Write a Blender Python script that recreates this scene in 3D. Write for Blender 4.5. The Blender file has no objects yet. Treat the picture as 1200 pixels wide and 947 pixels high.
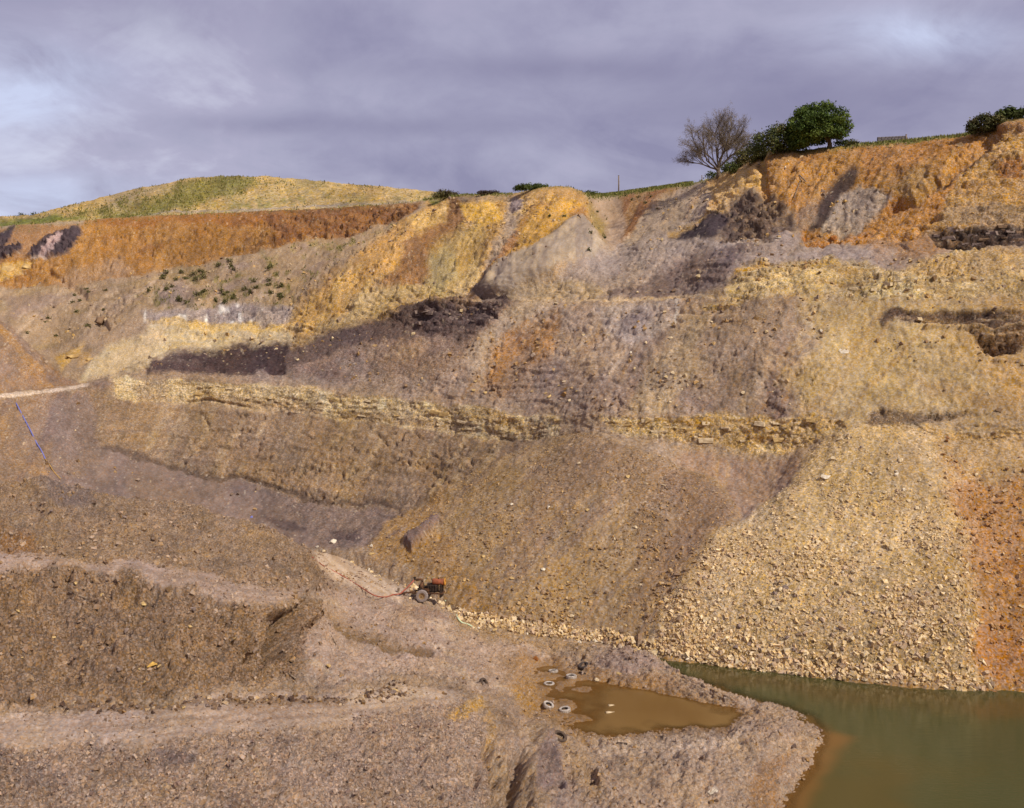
import bpy, math, random
import numpy as np
random.seed(7)
RNG = np.random.default_rng(11)
SC = bpy.context.scene
COL = SC.collection

# ------------------------------------------------------------------ camera, sky, sun, exposure
F, HV, CZ = 1290.0, 395.0, 22.0            # focal length and horizon row in photo pixels, eye height over the pond
cam_d = bpy.data.cameras.new('camera'); cam = bpy.data.objects.new('camera', cam_d); COL.objects.link(cam)
cam.location = (0, 0, CZ); cam.rotation_euler = (math.radians(90), 0, 0)
cam_d.sensor_width = 36.0; cam_d.lens = 36.0 * F / 1200.0
cam_d.shift_y = -(473.5 - HV) / 1200.0
cam_d.clip_start = 0.5; cam_d.clip_end = 20000
SC.camera = cam
SC.view_settings.view_transform = 'Standard'; SC.view_settings.look = 'None'
SC.view_settings.exposure = 0.07; SC.view_settings.gamma = 1.0

SUN_EL, SUN_AZ = math.radians(42), math.radians(136)      # azimuth clockwise from +Y: behind the camera's right shoulder
world = bpy.data.worlds.new('World'); SC.world = world; world.use_nodes = True
nt = world.node_tree; nt.nodes.clear()
def N(t, tree=None, **kw):
    n = (tree or nt).nodes.new(t)
    for k, v in kw.items(): setattr(n, k, v)
    return n
sky = N('ShaderNodeTexSky', sky_type='NISHITA', sun_disc=False, sun_elevation=SUN_EL, sun_rotation=SUN_AZ)
bg_sky = N('ShaderNodeBackground'); bg_sky.inputs['Strength'].default_value = 0.10
nt.links.new(sky.outputs['Color'], bg_sky.inputs['Color'])
tc = N('ShaderNodeTexCoord'); sep = N('ShaderNodeSeparateXYZ'); nt.links.new(tc.outputs['Generated'], sep.inputs[0])
def M(op, a, b=None, c=None, tree=None):
    tr = tree or nt
    n = tr.nodes.new('ShaderNodeMath'); n.operation = op
    for i, q in enumerate((a, b, c)):
        if q is None: continue
        if isinstance(q, (int, float)): n.inputs[i].default_value = q
        else: tr.links.new(q, n.inputs[i])
    return n.outputs[0]
zc = M('ADD', M('MAXIMUM', sep.outputs['Z'], 0.0), 0.36)
px = M('DIVIDE', sep.outputs['X'], zc); py = M('DIVIDE', sep.outputs['Y'], zc)
cmb = N('ShaderNodeCombineXYZ'); nt.links.new(px, cmb.inputs[0]); nt.links.new(py, cmb.inputs[1])
def cloud_noise(scale, detail, rough, off, dist=0.4):
    mp = N('ShaderNodeMapping'); mp.inputs['Location'].default_value = off; mp.inputs['Scale'].default_value = (1.1, 1.0, 1)
    nt.links.new(cmb.outputs[0], mp.inputs['Vector'])
    n = N('ShaderNodeTexNoise'); n.inputs['Scale'].default_value = scale; n.inputs['Detail'].default_value = detail
    n.inputs['Roughness'].default_value = rough; n.inputs['Distortion'].default_value = dist
    nt.links.new(mp.outputs[0], n.inputs['Vector']); return n.outputs['Fac']
def ramp(fac, stops, tree=None):
    r = (tree or nt).nodes.new('ShaderNodeValToRGB'); e = r.color_ramp.elements
    while len(e) < len(stops): e.new(0.5)
    for el, (p, c) in zip(e, stops): el.position = p; el.color = tuple(c) + (1,) if len(c) == 3 else c
    (tree or nt).links.new(fac, r.inputs[0]); return r.outputs['Color']
n1 = cloud_noise(1.35, 9, 0.55, (3.1, 1.7, 0.0), .35); n2 = cloud_noise(5.0, 8, 0.6, (9.0, 4.0, 2.0), .5); n3 = cloud_noise(2.6, 9, .57, (1.0, 8.0, 5.0), .9)
nm = M('ADD', M('ADD', M('MULTIPLY', n1, 0.5), M('MULTIPLY', n3, 0.32)), M('MULTIPLY', n2, 0.18))
ccol = ramp(nm, [(0.40, (0.265, 0.250, 0.388)), (0.465, (0.335, 0.320, 0.46)), (0.515, (0.392, 0.380, 0.52)), (0.555, (0.43, 0.41, 0.555)), (0.62, (0.60, 0.60, 0.74))])
# bright break in the cloud low on the left
def blob(dx, dz, sx, sz, amp):
    ex = M('DIVIDE', M('SUBTRACT', M('DIVIDE', sep.outputs['X'], M('MAXIMUM', sep.outputs['Y'], 0.05)), dx), sx)
    ez = M('DIVIDE', M('SUBTRACT', M('DIVIDE', sep.outputs['Z'], M('MAXIMUM', sep.outputs['Y'], 0.05)), dz), sz)
    r2 = M('ADD', M('MULTIPLY', ex, ex), M('MULTIPLY', ez, ez))
    return M('MULTIPLY', M('POWER', 2.718, M('MULTIPLY', r2, -1.0)), amp)
br = M('ADD', blob(-0.48, 0.222, 0.10, 0.04, .9), blob(-0.45, 0.125, 0.11, 0.024, .6))
br = M('ADD', br, blob(0.37, 0.275, 0.08, 0.022, 0.55))
br = M('MULTIPLY', br, M('MULTIPLY_ADD', n2, 4.2, -1.15)); br = M('MINIMUM', M('MAXIMUM', br, 0.0), 0.85)
mx = N('ShaderNodeMix', data_type='RGBA'); nt.links.new(br, mx.inputs[0])
dk = M('ADD', M('ADD', blob(-0.17, 0.192, 0.16, 0.011, 0.8), blob(-0.30, 0.31, 0.22, 0.05, 0.5)), M('ADD', blob(0.26, 0.21, 0.25, 0.03, 0.55), blob(0.02, 0.245, 0.2, 0.014, .5)))
dk = M('MINIMUM', M('MAXIMUM', M('MULTIPLY', dk, M('MULTIPLY_ADD', n3, 3.6, -1.0)), 0.0), 0.85)
mdk = N('ShaderNodeMix', data_type='RGBA'); nt.links.new(dk, mdk.inputs[0]); nt.links.new(ccol, mdk.inputs[6]); mdk.inputs[7].default_value = (0.225, 0.208, 0.335, 1); nt.links.new(mdk.outputs[2], mx.inputs[6])
mx.inputs[7].default_value = (0.62, 0.68, 0.90, 1)
bg_c = N('ShaderNodeBackground'); nt.links.new(mx.outputs[2], bg_c.inputs['Color']); bg_c.inputs['Strength'].default_value = 1.0
cover = N('ShaderNodeMixShader'); cover.inputs[0].default_value = 0.93
nt.links.new(bg_sky.outputs[0], cover.inputs[1]); nt.links.new(bg_c.outputs[0], cover.inputs[2])
wo = N('ShaderNodeOutputWorld'); nt.links.new(cover.outputs[0], wo.inputs[0])

sun_d = bpy.data.lights.new('sun', 'SUN'); sun = bpy.data.objects.new('sun', sun_d); COL.objects.link(sun)
sun_d.energy = 3.9; sun_d.angle = math.radians(0.6); sun_d.color = (1.0, 0.95, 0.87)
sdir = np.array([math.sin(SUN_AZ) * math.cos(SUN_EL), math.cos(SUN_AZ) * math.cos(SUN_EL), math.sin(SUN_EL)])
sun.rotation_euler = (math.pi / 2 - SUN_EL, 0, math.pi - SUN_AZ)

# ------------------------------------------------------------------ helpers
def tag(o, label=None, cat=None, group=None, kind=None):
    for k, v in (('label', label), ('category', cat), ('group', group), ('kind', kind)):
        if v: o[k] = v
    return o
def lin(c):
    c = np.asarray(c, float) / 255.0
    return np.where(c <= 0.04045, c / 12.92, ((c + 0.055) / 1.055) ** 2.4)
ALB = 0.97
SAT = 0.88
def alb(c):
    c = np.asarray(c, float); l = (c * [.3, .59, .11]).sum(); return lin(np.clip(l + (c - l) * SAT - [0, 1.6, 2.5], 2, 250)) * ALB
def hash3(ix, iy, iz, seed):
    h = (ix.astype(np.uint32) * np.uint32(374761393) + iy.astype(np.uint32) * np.uint32(668265263)
         + iz.astype(np.uint32) * np.uint32(2147483647) + np.uint32((seed * 974634777) & 0xffffffff))
    h = (h ^ (h >> np.uint32(13))) * np.uint32(1274126177)
    h = (h ^ (h >> np.uint32(15))) * np.uint32(2246822519)
    return ((h ^ (h >> np.uint32(16))) & np.uint32(0xffff)).astype(np.float32) / 65535.0
def vn3(x, y, z, seed):
    fx, fy, fz = np.floor(x), np.floor(y), np.floor(z)
    ix, iy, iz = fx.astype(np.int64), fy.astype(np.int64), fz.astype(np.int64)
    tx, ty, tz = [(t * t * (3 - 2 * t)).astype(np.float32) for t in (x - fx, y - fy, z - fz)]
    def c(a, b, d): return hash3(ix + a, iy + b, iz + d, seed)
    x00 = c(0,0,0) * (1-tx) + c(1,0,0) * tx; x10 = c(0,1,0) * (1-tx) + c(1,1,0) * tx
    x01 = c(0,0,1) * (1-tx) + c(1,0,1) * tx; x11 = c(0,1,1) * (1-tx) + c(1,1,1) * tx
    return (x00 * (1-ty) + x10 * ty) * (1-tz) + (x01 * (1-ty) + x11 * ty) * tz * 1.0
def vn2(x, y, seed):
    fx, fy = np.floor(x), np.floor(y)
    ix, iy = fx.astype(np.int64), fy.astype(np.int64); iz = np.zeros_like(ix)
    tx, ty = [(t * t * (3 - 2 * t)).astype(np.float32) for t in (x - fx, y - fy)]
    a = hash3(ix, iy, iz, seed) * (1-tx) + hash3(ix+1, iy, iz, seed) * tx
    b = hash3(ix, iy+1, iz, seed) * (1-tx) + hash3(ix+1, iy+1, iz, seed) * tx
    return a * (1-ty) + b * ty
def fbm3(P, scale, octs, seed, gain=0.5, an=(1, 1, 1), billow=False):      # about -1..1
    s = np.zeros(P.shape[:-1], np.float32); a = 1.0; t = 0.0; f = scale
    for o in range(octs):
        ox = 17.3 * o + seed
        n = vn3(P[..., 0] * f * an[0] + ox, P[..., 1] * f * an[1] + ox * 1.7, P[..., 2] * f * an[2] + ox * .6, seed + o) * 2 - 1
        if billow: n = np.abs(n) * 2 - 0.75
        s += a * n; t += a; a *= gain; f *= 2.03
    return s / t * 1.5
def fbm2(x, y, scale, octs, seed, gain=0.5):
    s = np.zeros(x.shape, np.float32); a = 1.0; t = 0.0; f = scale
    for o in range(octs):
        s += a * (vn2(x * f + 31.7 * o, y * f + 11.3 * o, seed + o) * 2 - 1); t += a; a *= gain; f *= 2.03
    return s / t * 1.5
def worley(P, scale, seed, an=(1, 1, 1)):
    """fractured-block field: (distance to the nearest cell point, random value of that cell)"""
    q = [P[..., i] * scale * an[i] for i in range(3)]; b = [np.floor(t - .5).astype(np.int64) for t in q]
    best = np.full(q[0].shape, 9., np.float32); idv = np.zeros(q[0].shape, np.float32)
    for a in range(8):
        c = [b[0] + (a & 1), b[1] + (a >> 1 & 1), b[2] + (a >> 2 & 1)]
        d = sum((c[i] + hash3(*c, seed + 7 * i) - q[i]) ** 2 for i in range(3)).astype(np.float32); k = d < best
        best = np.where(k, d, best); idv = np.where(k, hash3(*c, seed + 99), idv)
    return np.sqrt(best), idv
def sstep(a, b, x):
    t = np.clip((x - a) / (b - a), 0, 1); return t * t * (3 - 2 * t)
def gsm(a, sig, axis):
    if sig <= 0: return a
    r = int(3 * sig) + 1; k = np.exp(-0.5 * (np.arange(-r, r + 1) / sig) ** 2); k /= k.sum()
    pad = [(0, 0)] * a.ndim; pad[axis] = (r, r); b = np.pad(a, pad, mode='edge'); out = np.zeros_like(a)
    for i, w in enumerate(k):
        sl = [slice(None)] * a.ndim; sl[axis] = slice(i, i + a.shape[axis]); out += w * b[tuple(sl)]
    return out
def unproj(u, v, d): return np.stack([(u - 600) * d / F, d, CZ + (HV - v) * d / F], -1)

# ------------------------------------------------------------------ terrain sheets
UCOL = np.concatenate([np.arange(-330, -40, 9.0), np.arange(-40, 1241, 1.5), np.arange(1246, 1520, 9.0)])
class Sheet: pass
SHEETS = []
def make_sheet(lines, rows, ucol, usm, rsm):
    """lines: list of (u, d, z) triples of arrays over ucol; rows: samples in each interval"""
    D = np.array([l[0] for l in lines]); Z = np.array([l[1] for l in lines])
    dd, zz, ii = [], [], []
    for k, n in enumerate(rows):
        t = np.linspace(0, 1, n, endpoint=(k == len(rows) - 1))[:, None]
        dd.append(D[k] * (1 - t) + D[k+1] * t); zz.append(Z[k] * (1 - t) + Z[k+1] * t); ii.append(k + t[:, 0])
    d = np.concatenate(dd); z = np.concatenate(zz); s = Sheet(); s.k = np.concatenate(ii)
    d = gsm(d, rsm, 0); z = gsm(z, rsm, 0)
    s.D = d; s.U = np.broadcast_to(ucol, d.shape).copy(); s.V = HV - (z - CZ) * F / d
    s.P = np.stack([(s.U - 600) * d / F, d, z], -1)
    du = np.gradient(s.P, axis=1); dr = np.gradient(s.P, axis=0); n = np.cross(du, dr)
    s.N = n / (np.linalg.norm(n, axis=-1, keepdims=True) + 1e-9)
    s.area = np.linalg.norm(n, axis=-1)
    s.wx = fbm2(s.U, s.V, 1/40, 6, 101, .62) ; s.wy = fbm2(s.U, s.V, 1/40, 6, 202, .62)
    s.disp = np.zeros(d.shape, np.float32); s.C = np.zeros(d.shape + (3,), np.float32); s.G = np.full(d.shape, .45, np.float32)
    return s
def line_vd(pts, ucol, sm):
    p = np.array(pts, float); u = p[:, 0]; v = np.interp(ucol, u, p[:, 1]); d = np.interp(ucol, u, p[:, 2])
    v = smooth_u(v, ucol, sm); d = smooth_u(d, ucol, max(sm, 10))
    return d, CZ + (HV - v) * d / F
def line_vz(pv, pz, ucol, sm):
    a = np.array(pv, float); b = np.array(pz, float)
    v = smooth_u(np.interp(ucol, a[:, 0], a[:, 1]), ucol, sm); z = smooth_u(np.interp(ucol, b[:, 0], b[:, 1]), ucol, sm)
    return (CZ - z) * F / (v - HV), z
def smooth_u(a, ucol, sm):
    g = np.arange(ucol[0], ucol[-1] + 1, 1.6); return np.interp(ucol, g, gsm(np.interp(g, ucol, a), sm / 1.6, 0))
def sdist(pts, x, y):
    p = np.array(pts, float); q = np.roll(p, -1, 0); best = np.full(x.shape, 1e9, np.float32); ins = np.zeros(x.shape, bool)
    for (ax, ay), (bx, by) in zip(p, q):
        ex, ey = bx - ax, by - ay; t = np.clip(((x - ax) * ex + (y - ay) * ey) / (ex * ex + ey * ey + 1e-9), 0, 1)
        best = np.minimum(best, (x - ax - t * ex) ** 2 + (y - ay - t * ey) ** 2)
        c = ((ay > y) != (by > y)) & (x < ex * (y - ay) / (by - ay + 1e-12) + ax); ins ^= c
    d = np.sqrt(best); return np.where(ins, d, -d)
def pdist(pts, x, y):
    p = np.array(pts, float); best = np.full(x.shape, 1e9, np.float32)
    for (ax, ay), (bx, by) in zip(p[:-1], p[1:]):
        ex, ey = bx - ax, by - ay; t = np.clip(((x - ax) * ex + (y - ay) * ey) / (ex * ex + ey * ey + 1e-9), 0, 1)
        best = np.minimum(best, (x - ax - t * ex) ** 2 + (y - ay - t * ey) ** 2)
    return np.sqrt(best)
def mask(s, pts, soft=5, warp=9, w=None):
    """soft-edged region (or band of half-width w along a polyline), edge broken up by noise"""
    p = np.array(pts, float); m = warp * 2.2 + soft + (w or 0)
    sel = (s.U > p[:,0].min() - m) & (s.U < p[:,0].max() + m) & (s.V > p[:,1].min() - m) & (s.V < p[:,1].max() + m)
    out = np.zeros(s.U.shape, np.float32)
    if not sel.any(): return out
    x = s.U[sel] + 1.35 * warp * s.wx[sel]; y = s.V[sel] + 1.1 * warp * s.wy[sel]
    if w is None: d = sdist(pts, x, y); out[sel] = sstep(-soft / 2, soft / 2, d)
    else: d = pdist(pts, x, y); out[sel] = 1 - sstep(w - soft / 2, w + soft / 2, d)
    return out
def streak(s, ang, long, short, seed, octs=3):
    a = math.radians(ang); x = s.U + 6 * s.wx; y = s.V + 6 * s.wy
    p = x * math.cos(a) - y * math.sin(a); q = x * math.sin(a) + y * math.cos(a)       # ang measured anticlockwise from image right
    return fbm2(p / long, q / short, 1.0, octs, seed)
def paint(s, m, c, op=1.0):
    m = np.clip(m * op, 0, 1)[..., None]; s.C = s.C * (1 - m) + alb(c).astype(np.float32) * m
def grain(s, m, g): m = np.clip(m, 0, 1); s.G = s.G * (1 - m) + g * m
def raise_(s, m, h): s.disp += (m * h).astype(np.float32)
def finish(s):
    s.P = s.P + s.N * s.disp[..., None]
    s.PU = 600 + s.P[..., 0] / s.P[..., 1] * F; s.PV = HV - (s.P[..., 2] - CZ) / s.P[..., 1] * F
    du = np.gradient(s.P, axis=1); dr = np.gradient(s.P, axis=0); n = np.cross(du, dr)
    s.NN = n / (np.linalg.norm(n, axis=-1, keepdims=True) + 1e-9)
    SHEETS.append(s)
def mesh_from(name, verts, faces_flat, loop_total, mat, col=None, smooth=False, parent=None):
    me = bpy.data.meshes.new(name); nv = len(verts); nf = len(loop_total)
    me.vertices.add(nv); me.vertices.foreach_set('co', np.asarray(verts, np.float32).ravel())
    me.loops.add(len(faces_flat)); me.loops.foreach_set('vertex_index', np.asarray(faces_flat, np.int32))
    me.polygons.add(nf); ls = np.concatenate([[0], np.cumsum(loop_total)[:-1]]).astype(np.int32)
    me.polygons.foreach_set('loop_start', ls); me.polygons.foreach_set('loop_total', np.asarray(loop_total, np.int32))
    me.polygons.foreach_set('use_smooth', np.full(nf, smooth, bool))
    me.update(calc_edges=True); me.validate()
    if col is not None:
        a = me.color_attributes.new('tint', 'FLOAT_COLOR', 'POINT')
        rgba = np.ones((nv, 4), np.float32); rgba[:, :col.shape[1]] = col; a.data.foreach_set('color', rgba.ravel())
    me.materials.append(mat); o = bpy.data.objects.new(name, me); COL.objects.link(o)
    if parent: o.parent = parent
    return o
def sheet_object(s, name, mat, r0=0, r1=None, c0=0, c1=None):
    P = s.P[r0:r1, c0:c1]; C = np.clip(s.C[r0:r1, c0:c1], 0.004, 0.95); R, K = P.shape[:2]
    i = np.arange(R * K).reshape(R, K)
    f = np.stack([i[:-1, :-1], i[:-1, 1:], i[1:, 1:], i[1:, :-1]], -1).reshape(-1)
    o = mesh_from(name, P.reshape(-1, 3), f, np.full((R-1) * (K-1), 4), mat, np.concatenate([C, s.G[r0:r1, c0:c1, None]], -1).reshape(-1, 4), True)
    return tag(o, kind='structure')

# ------------------------------------------------------------------ materials
def new_mat(name):
    m = bpy.data.materials.new(name); m.use_nodes = True; t = m.node_tree
    return m, t, t.nodes['Principled BSDF']
def earth_mat(name, k, bump=0.5, dist=0.12, rough=0.95, speck=0.5, var=0.35):
    m, t, b = new_mat(name); L = t.links.new
    at = N('ShaderNodeAttribute', t, attribute_name='tint'); tcx = N('ShaderNodeTexCoord', t)
    a = N('ShaderNodeTexNoise', t); a.inputs['Scale'].default_value = k * 0.55; a.inputs['Detail'].default_value = 9; a.inputs['Roughness'].default_value = 0.78
    v = N('ShaderNodeTexVoronoi', t); v.inputs['Scale'].default_value = k * 1.9; v.inputs['Randomness'].default_value = 1
    v2 = N('ShaderNodeTexVoronoi', t); v2.inputs['Scale'].default_value = k * 0.8
    for n in (a, v, v2): L(tcx.outputs['Object'], n.inputs['Vector'])
    sp = N('ShaderNodeSeparateColor', t); L(v.outputs['Color'], sp.inputs[0])
    f = M('ADD', M('MULTIPLY', M('SUBTRACT', a.outputs['Fac'], 0.5, tree=t), var * 4, tree=t),
          M('MULTIPLY', M('SUBTRACT', sp.outputs[0], 0.5, tree=t), speck, tree=t), tree=t)
    f = M('MAXIMUM', M('MULTIPLY_ADD', f, at.outputs['Alpha'], 1.0, tree=t), 0.35, tree=t)
    mul = N('ShaderNodeVectorMath', t, operation='SCALE'); L(at.outputs['Color'], mul.inputs[0]); L(f, mul.inputs['Scale'])
    # a little hue drift: warm and grey grains
    sat = N('ShaderNodeHueSaturation', t); L(mul.outputs[0], sat.inputs['Color'])
    L(M('ADD', M('MULTIPLY', sp.outputs[1], 0.5, tree=t), 0.72, tree=t), sat.inputs['Saturation'])
    L(sat.outputs[0], b.inputs['Base Color'])
    h = M('ADD', M('MULTIPLY', a.outputs['Fac'], 1.7, tree=t), M('ADD', M('MULTIPLY', sp.outputs[2], 0.22, tree=t), M('MULTIPLY', v2.outputs['Distance'], -0.15, tree=t), tree=t), tree=t)
    bp = N('ShaderNodeBump', t); bp.inputs['Strength'].default_value = bump; bp.inputs['Distance'].default_value = dist
    L(h, bp.inputs['Height']); L(M('MULTIPLY', at.outputs['Alpha'], bump * 1.3, tree=t), bp.inputs['Strength']); L(bp.outputs[0], b.inputs['Normal'])
    b.inputs['Roughness'].default_value = rough; b.inputs['Specular IOR Level'].default_value = 0.15
    return m
def plain_mat(name, c, rough=0.7, var=0.3, scale=8, metallic=0.0, bump=0.2, dirt=None, dist=0.02):
    m, t, b = new_mat(name); L = t.links.new; tcx = N('ShaderNodeTexCoord', t)
    a = N('ShaderNodeTexNoise', t); a.inputs['Scale'].default_value = scale; a.inputs['Detail'].default_value = 7; a.inputs['Roughness'].default_value = 0.65
    L(tcx.outputs['Object'], a.inputs['Vector']); c = alb(c); d = alb(dirt) if dirt is not None else c * (1 - var)
    L(ramp(a.outputs['Fac'], [(0.35, tuple(d)), (0.62, tuple(np.minimum(c * (1 + var * .3), .95)))], t), b.inputs['Base Color'])
    bp = N('ShaderNodeBump', t); bp.inputs['Strength'].default_value = bump; bp.inputs['Distance'].default_value = dist
    L(a.outputs['Fac'], bp.inputs['Height']); L(bp.outputs[0], b.inputs['Normal'])
    b.inputs['Roughness'].default_value = rough; b.inputs['Metallic'].default_value = metallic; b.inputs['Specular IOR Level'].default_value = 0.3
    return m
MAT_FG = earth_mat('clodded_clay', 6.5, 1.0, 0.10, speck=1.1, var=0.46)
MAT_FACE = earth_mat('broken_rock_face', 4.2, 1.0, 0.13, speck=1.15, var=0.36)
MAT_HILL = earth_mat('rough_hill_turf', 1.6, 0.8, 0.3, speck=0.7, var=0.6)
MAT_STONE = earth_mat('loose_stone', 7.0, 0.35, 0.03, speck=0.2, var=0.25)

#@@FG
# ------------------------------------------------------------------ foreground: clay banks, haul road, bench road, pool, spit, pit floor
uc = UCOL
def fl(v, z, sm=14): return line_vz(v, z, uc, sm)
L0 = fl([(-330,1500),(1520,1500)], [(-330,12),(900,11.5),(1520,10)])
L1 = fl([(-330,1050),(1520,1050)], [(-330,7.6),(0,7.2),(300,6.8),(500,5.5),(600,4.5),(700,3.2),(800,2.2),(900,1.0),(970,-.6),(1200,-1.2),(1520,-1.5)])
L2 = fl([(-330,960),(1520,960)], [(-330,7.2),(0,6.8),(300,6.4),(500,5.0),(560,4.4),(600,3.6),(650,3.0),(700,2.4),(760,1.9),(800,1.5),(850,1.0),(890,.45),(922,-.1),(950,-.6),(1000,-1.2),(1520,-1.5)])
L3 = fl([(-330,868),(120,868),(220,862),(350,850),(450,835),(500,825),(550,835),(600,860),(650,885),(700,895),(760,900),(850,890),(900,895),(1520,900)],
        [(-330,6.4),(0,6.4),(350,5.6),(450,4.7),(500,4.2),(550,3.7),(600,2.9),(650,1.9),(700,1.6),(760,1.5),(850,1.3),(900,.9),(930,.45),(950,.0),(970,-.5),(1000,-1.2),(1520,-1.5)])
L4 = fl([(-330,838),(0,838),(150,830),(200,820),(300,808),(400,806),(480,803),(550,812),(600,840),(650,866),(700,878),(760,875),(850,862),(900,852),(950,858),(970,866),(1520,872)],
        [(-330,6.4),(0,6.4),(200,6.3),(300,5.9),(400,5.2),(480,4.4),(550,3.6),(600,2.4),(650,1.2),(700,.8),(760,.8),(850,1.2),(900,1.25),(940,.7),(965,.15),(980,-.5),(1000,-1.2),(1520,-1.6)])
L5 = fl([(-330,828),(0,826),(150,815),(300,798),(340,790),(400,790),(480,785),(550,795),(600,820),(650,848),(680,860),(720,858),(760,852),(800,850),(850,846),(900,838),(950,846),(1000,852),(1520,858)],
        [(-330,6.5),(0,6.5),(200,6.4),(300,6.1),(400,5.0),(480,4.0),(550,2.8),(600,1.2),(640,.1),(680,-.03),(850,-.03),(880,.3),(905,.9),(940,.3),(960,-.1),(975,-.6),(1000,-1.2),(1520,-1.6)])
L6 = fl([(-330,640),(0,645),(60,655),(100,662),(200,685),(300,705),(345,708),(370,730),(400,755),(480,755),(550,775),(600,775),(640,782),(700,800),(760,812),(800,820),(850,829),(900,826),(950,834),(1520,848)],
        [(-330,10.4),(0,10.2),(100,9.7),(200,9.3),(300,8.6),(345,8.0),(370,6.2),(400,4.8),(480,3.4),(550,2.2),(600,.6),(640,-.02),(700,-.03),(850,-.03),(870,.1),(900,.4),(930,.1),(950,-.4),(1000,-1.2),(1520,-1.7)], 8)
L7 = fl([(-330,610),(0,625),(100,654),(200,664),(300,682),(345,690),(370,706),(400,735),(480,725),(550,752),(600,762),(640,768),(700,764),(740,757),(770,768),(800,790),(850,813),(870,821),(900,821),(1520,838)],
        [(-330,10.5),(0,10.4),(100,9.7),(200,9.3),(300,8.6),(345,8.1),(370,6.5),(400,4.6),(480,2.9),(550,1.6),(600,.5),(640,.3),(700,1.0),(740,1.5),(770,1.2),(800,.75),(850,.6),(870,.3),(900,-.3),(1000,-1.3),(1520,-1.8)], 8)
L8 = fl([(-330,500),(0,562),(70,562),(140,578),(215,586),(250,600),(330,622),(360,640),(375,672),(400,702),(450,708),(490,706),(550,742),(600,752),(640,758),(700,757),(740,762),(800,792),(850,808),(900,815),(1000,818),(1520,834)],
        [(-330,13),(0,12.2),(70,12),(140,11.4),(215,10.8),(330,9.4),(360,8.3),(375,5.9),(400,4.1),(450,3.0),(490,2.5),(550,1.0),(600,.3),(640,.2),(700,.3),(740,0),(760,-.2),(800,-.3),(1000,-1.3),(1520,-1.8)], 6)
L9 = fl([(-330,640),(0,640),(370,648),(400,655),(450,678),(490,694),(550,727),(600,744),(700,752),(740,759),(780,770),(850,784),(900,789),(1000,799),(1200,816),(1520,832)],
        [(-330,4),(340,4),(370,3.6),(400,3.4),(450,2.9),(490,2.5),(550,1.1),(600,.3),(700,0),(740,-.1),(780,-.2),(850,-.4),(1520,-.6)], 8)
L10 = (L9[0] + 8, L9[1] - 1.2)
fg = make_sheet([L0, L1, L2, L3, L4, L5, L6, L7, L8, L9, L10], [20, 40, 65, 28, 20, 85, 44, 60, 40, 6], uc, 10, 2.2)
fgU, fgV = fg.U, fg.V
r = lambda pts, soft=5, warp=8, w=None: mask(fg, pts, soft, warp, w)
road = r([(-330,842),(0,840),(150,832),(215,822),(300,812),(400,810),(490,806),(540,812),(520,824),(460,834),(350,850),(220,863),(120,869),(0,872),(-330,876)], 8, 7)
bench = r([(-330,618),(0,640),(80,655),(110,655),(200,663),(300,682),(350,691),(352,700),(300,702),(250,693),(170,676),(100,662),(-330,650)], 8, 7)
mound = r([(-330,600),(0,635),(100,664),(200,686),(300,706),(350,704),(372,730),(372,770),(340,790),(300,800),(150,818),(0,830),(-330,834)], 12, 8)
lower_bank = r([(-330,872),(0,872),(120,870),(230,864),(350,853),(500,826),(545,818),(570,850),(590,1100),(-330,1100)], 10, 8)
ridge = r([(-330,480),(0,555),(70,557),(140,572),(215,580),(250,594),(330,616),(380,650),(378,690),(345,692),(200,664),(100,655),(-330,620)], 8, 6)
pool = r([(612,772),(635,782),(640,800),(641,825),(655,845),(685,858),(720,857),(765,850),(830,847),(862,840),(868,831),(800,818),(740,805),(690,793),(650,777)], 20, 9)
spit = r([(690,762),(715,755),(745,753),(770,766),(805,788),(860,813),(930,836),(975,864),(940,905),(905,960),(700,960),(690,880),(700,868),(760,858),(850,848),(875,832),(800,815),(740,805),(690,788)], 8, 6)
ochre_fringe = r([(595,795),(620,790),(645,825),(660,850),(690,866),(740,862),(690,872),(640,855),(610,825)], 14, 8)
track = r([(362,640),(400,650),(440,672),(475,690),(470,702),(430,692),(395,678),(375,665)], 8, 4)
track2 = r([(362,632),(420,640),(470,660),(500,690),(480,694),(440,672),(400,650)], 8, 6)
gully_floor = r([(385,715),(420,735),(470,752),(512,757),(505,764),(450,757),(405,742)], 9, 6)
# relief
P = fg.P
clod = fbm3(P, 0.9, 5, 3, 0.58, billow=True); lump = fbm3(P, 0.28, 3, 9); fine = fbm3(P, 3.2, 3, 21, 0.6, billow=True)
calm = np.clip(road * 0.9 + bench * 0.85 + pool * 1.0 + track * .9 + track2 * .4, 0, 1)
fw1, fid1 = worley(P, 1.1, 15); fw2, fid2 = worley(P, 2.8, 16)
raise_(fg, (1 - calm), (fid1 - .5) * (.12 + .26 * mound) + (fid2 - .5) * .14 + clod * (0.12 + 0.18 * mound + 0.07 * lower_bank + 0.06 * ridge) + fine * 0.09 + lump * (0.18 + .4 * mound))
raise_(fg, (1 - .6 * calm) * (1 - pool), fbm3(P, 8.0, 2, 25, .6, billow=True) * .05 + np.minimum(fbm3(P, 2.2, 3, 26, .6), 0) * .12)
pit = sstep(.62, .9, fbm3(P, 1.5, 3, 27, .55)) * .8 + sstep(.66, .95, fbm3(P, .7, 3, 28, .5)); raise_(fg, (1 - calm) * (1 - pool), -(.28 + .22 * mound) * pit)
raise_(fg, calm * (1 - pool), fine * 0.05 + lump * 0.1)
shoal = sstep(735, 672, fgU + 14 * fg.wx); raise_(fg, pool, -0.30 + .10 * fbm3(fg.P, .6, 3, 29) + shoal * (.235 + .16 * fbm3(fg.P, .9, 4, 30))); raise_(fg, r([(596,772),(640,770),(660,790),(640,810),(612,800)], 18, 8), -.05)
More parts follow.
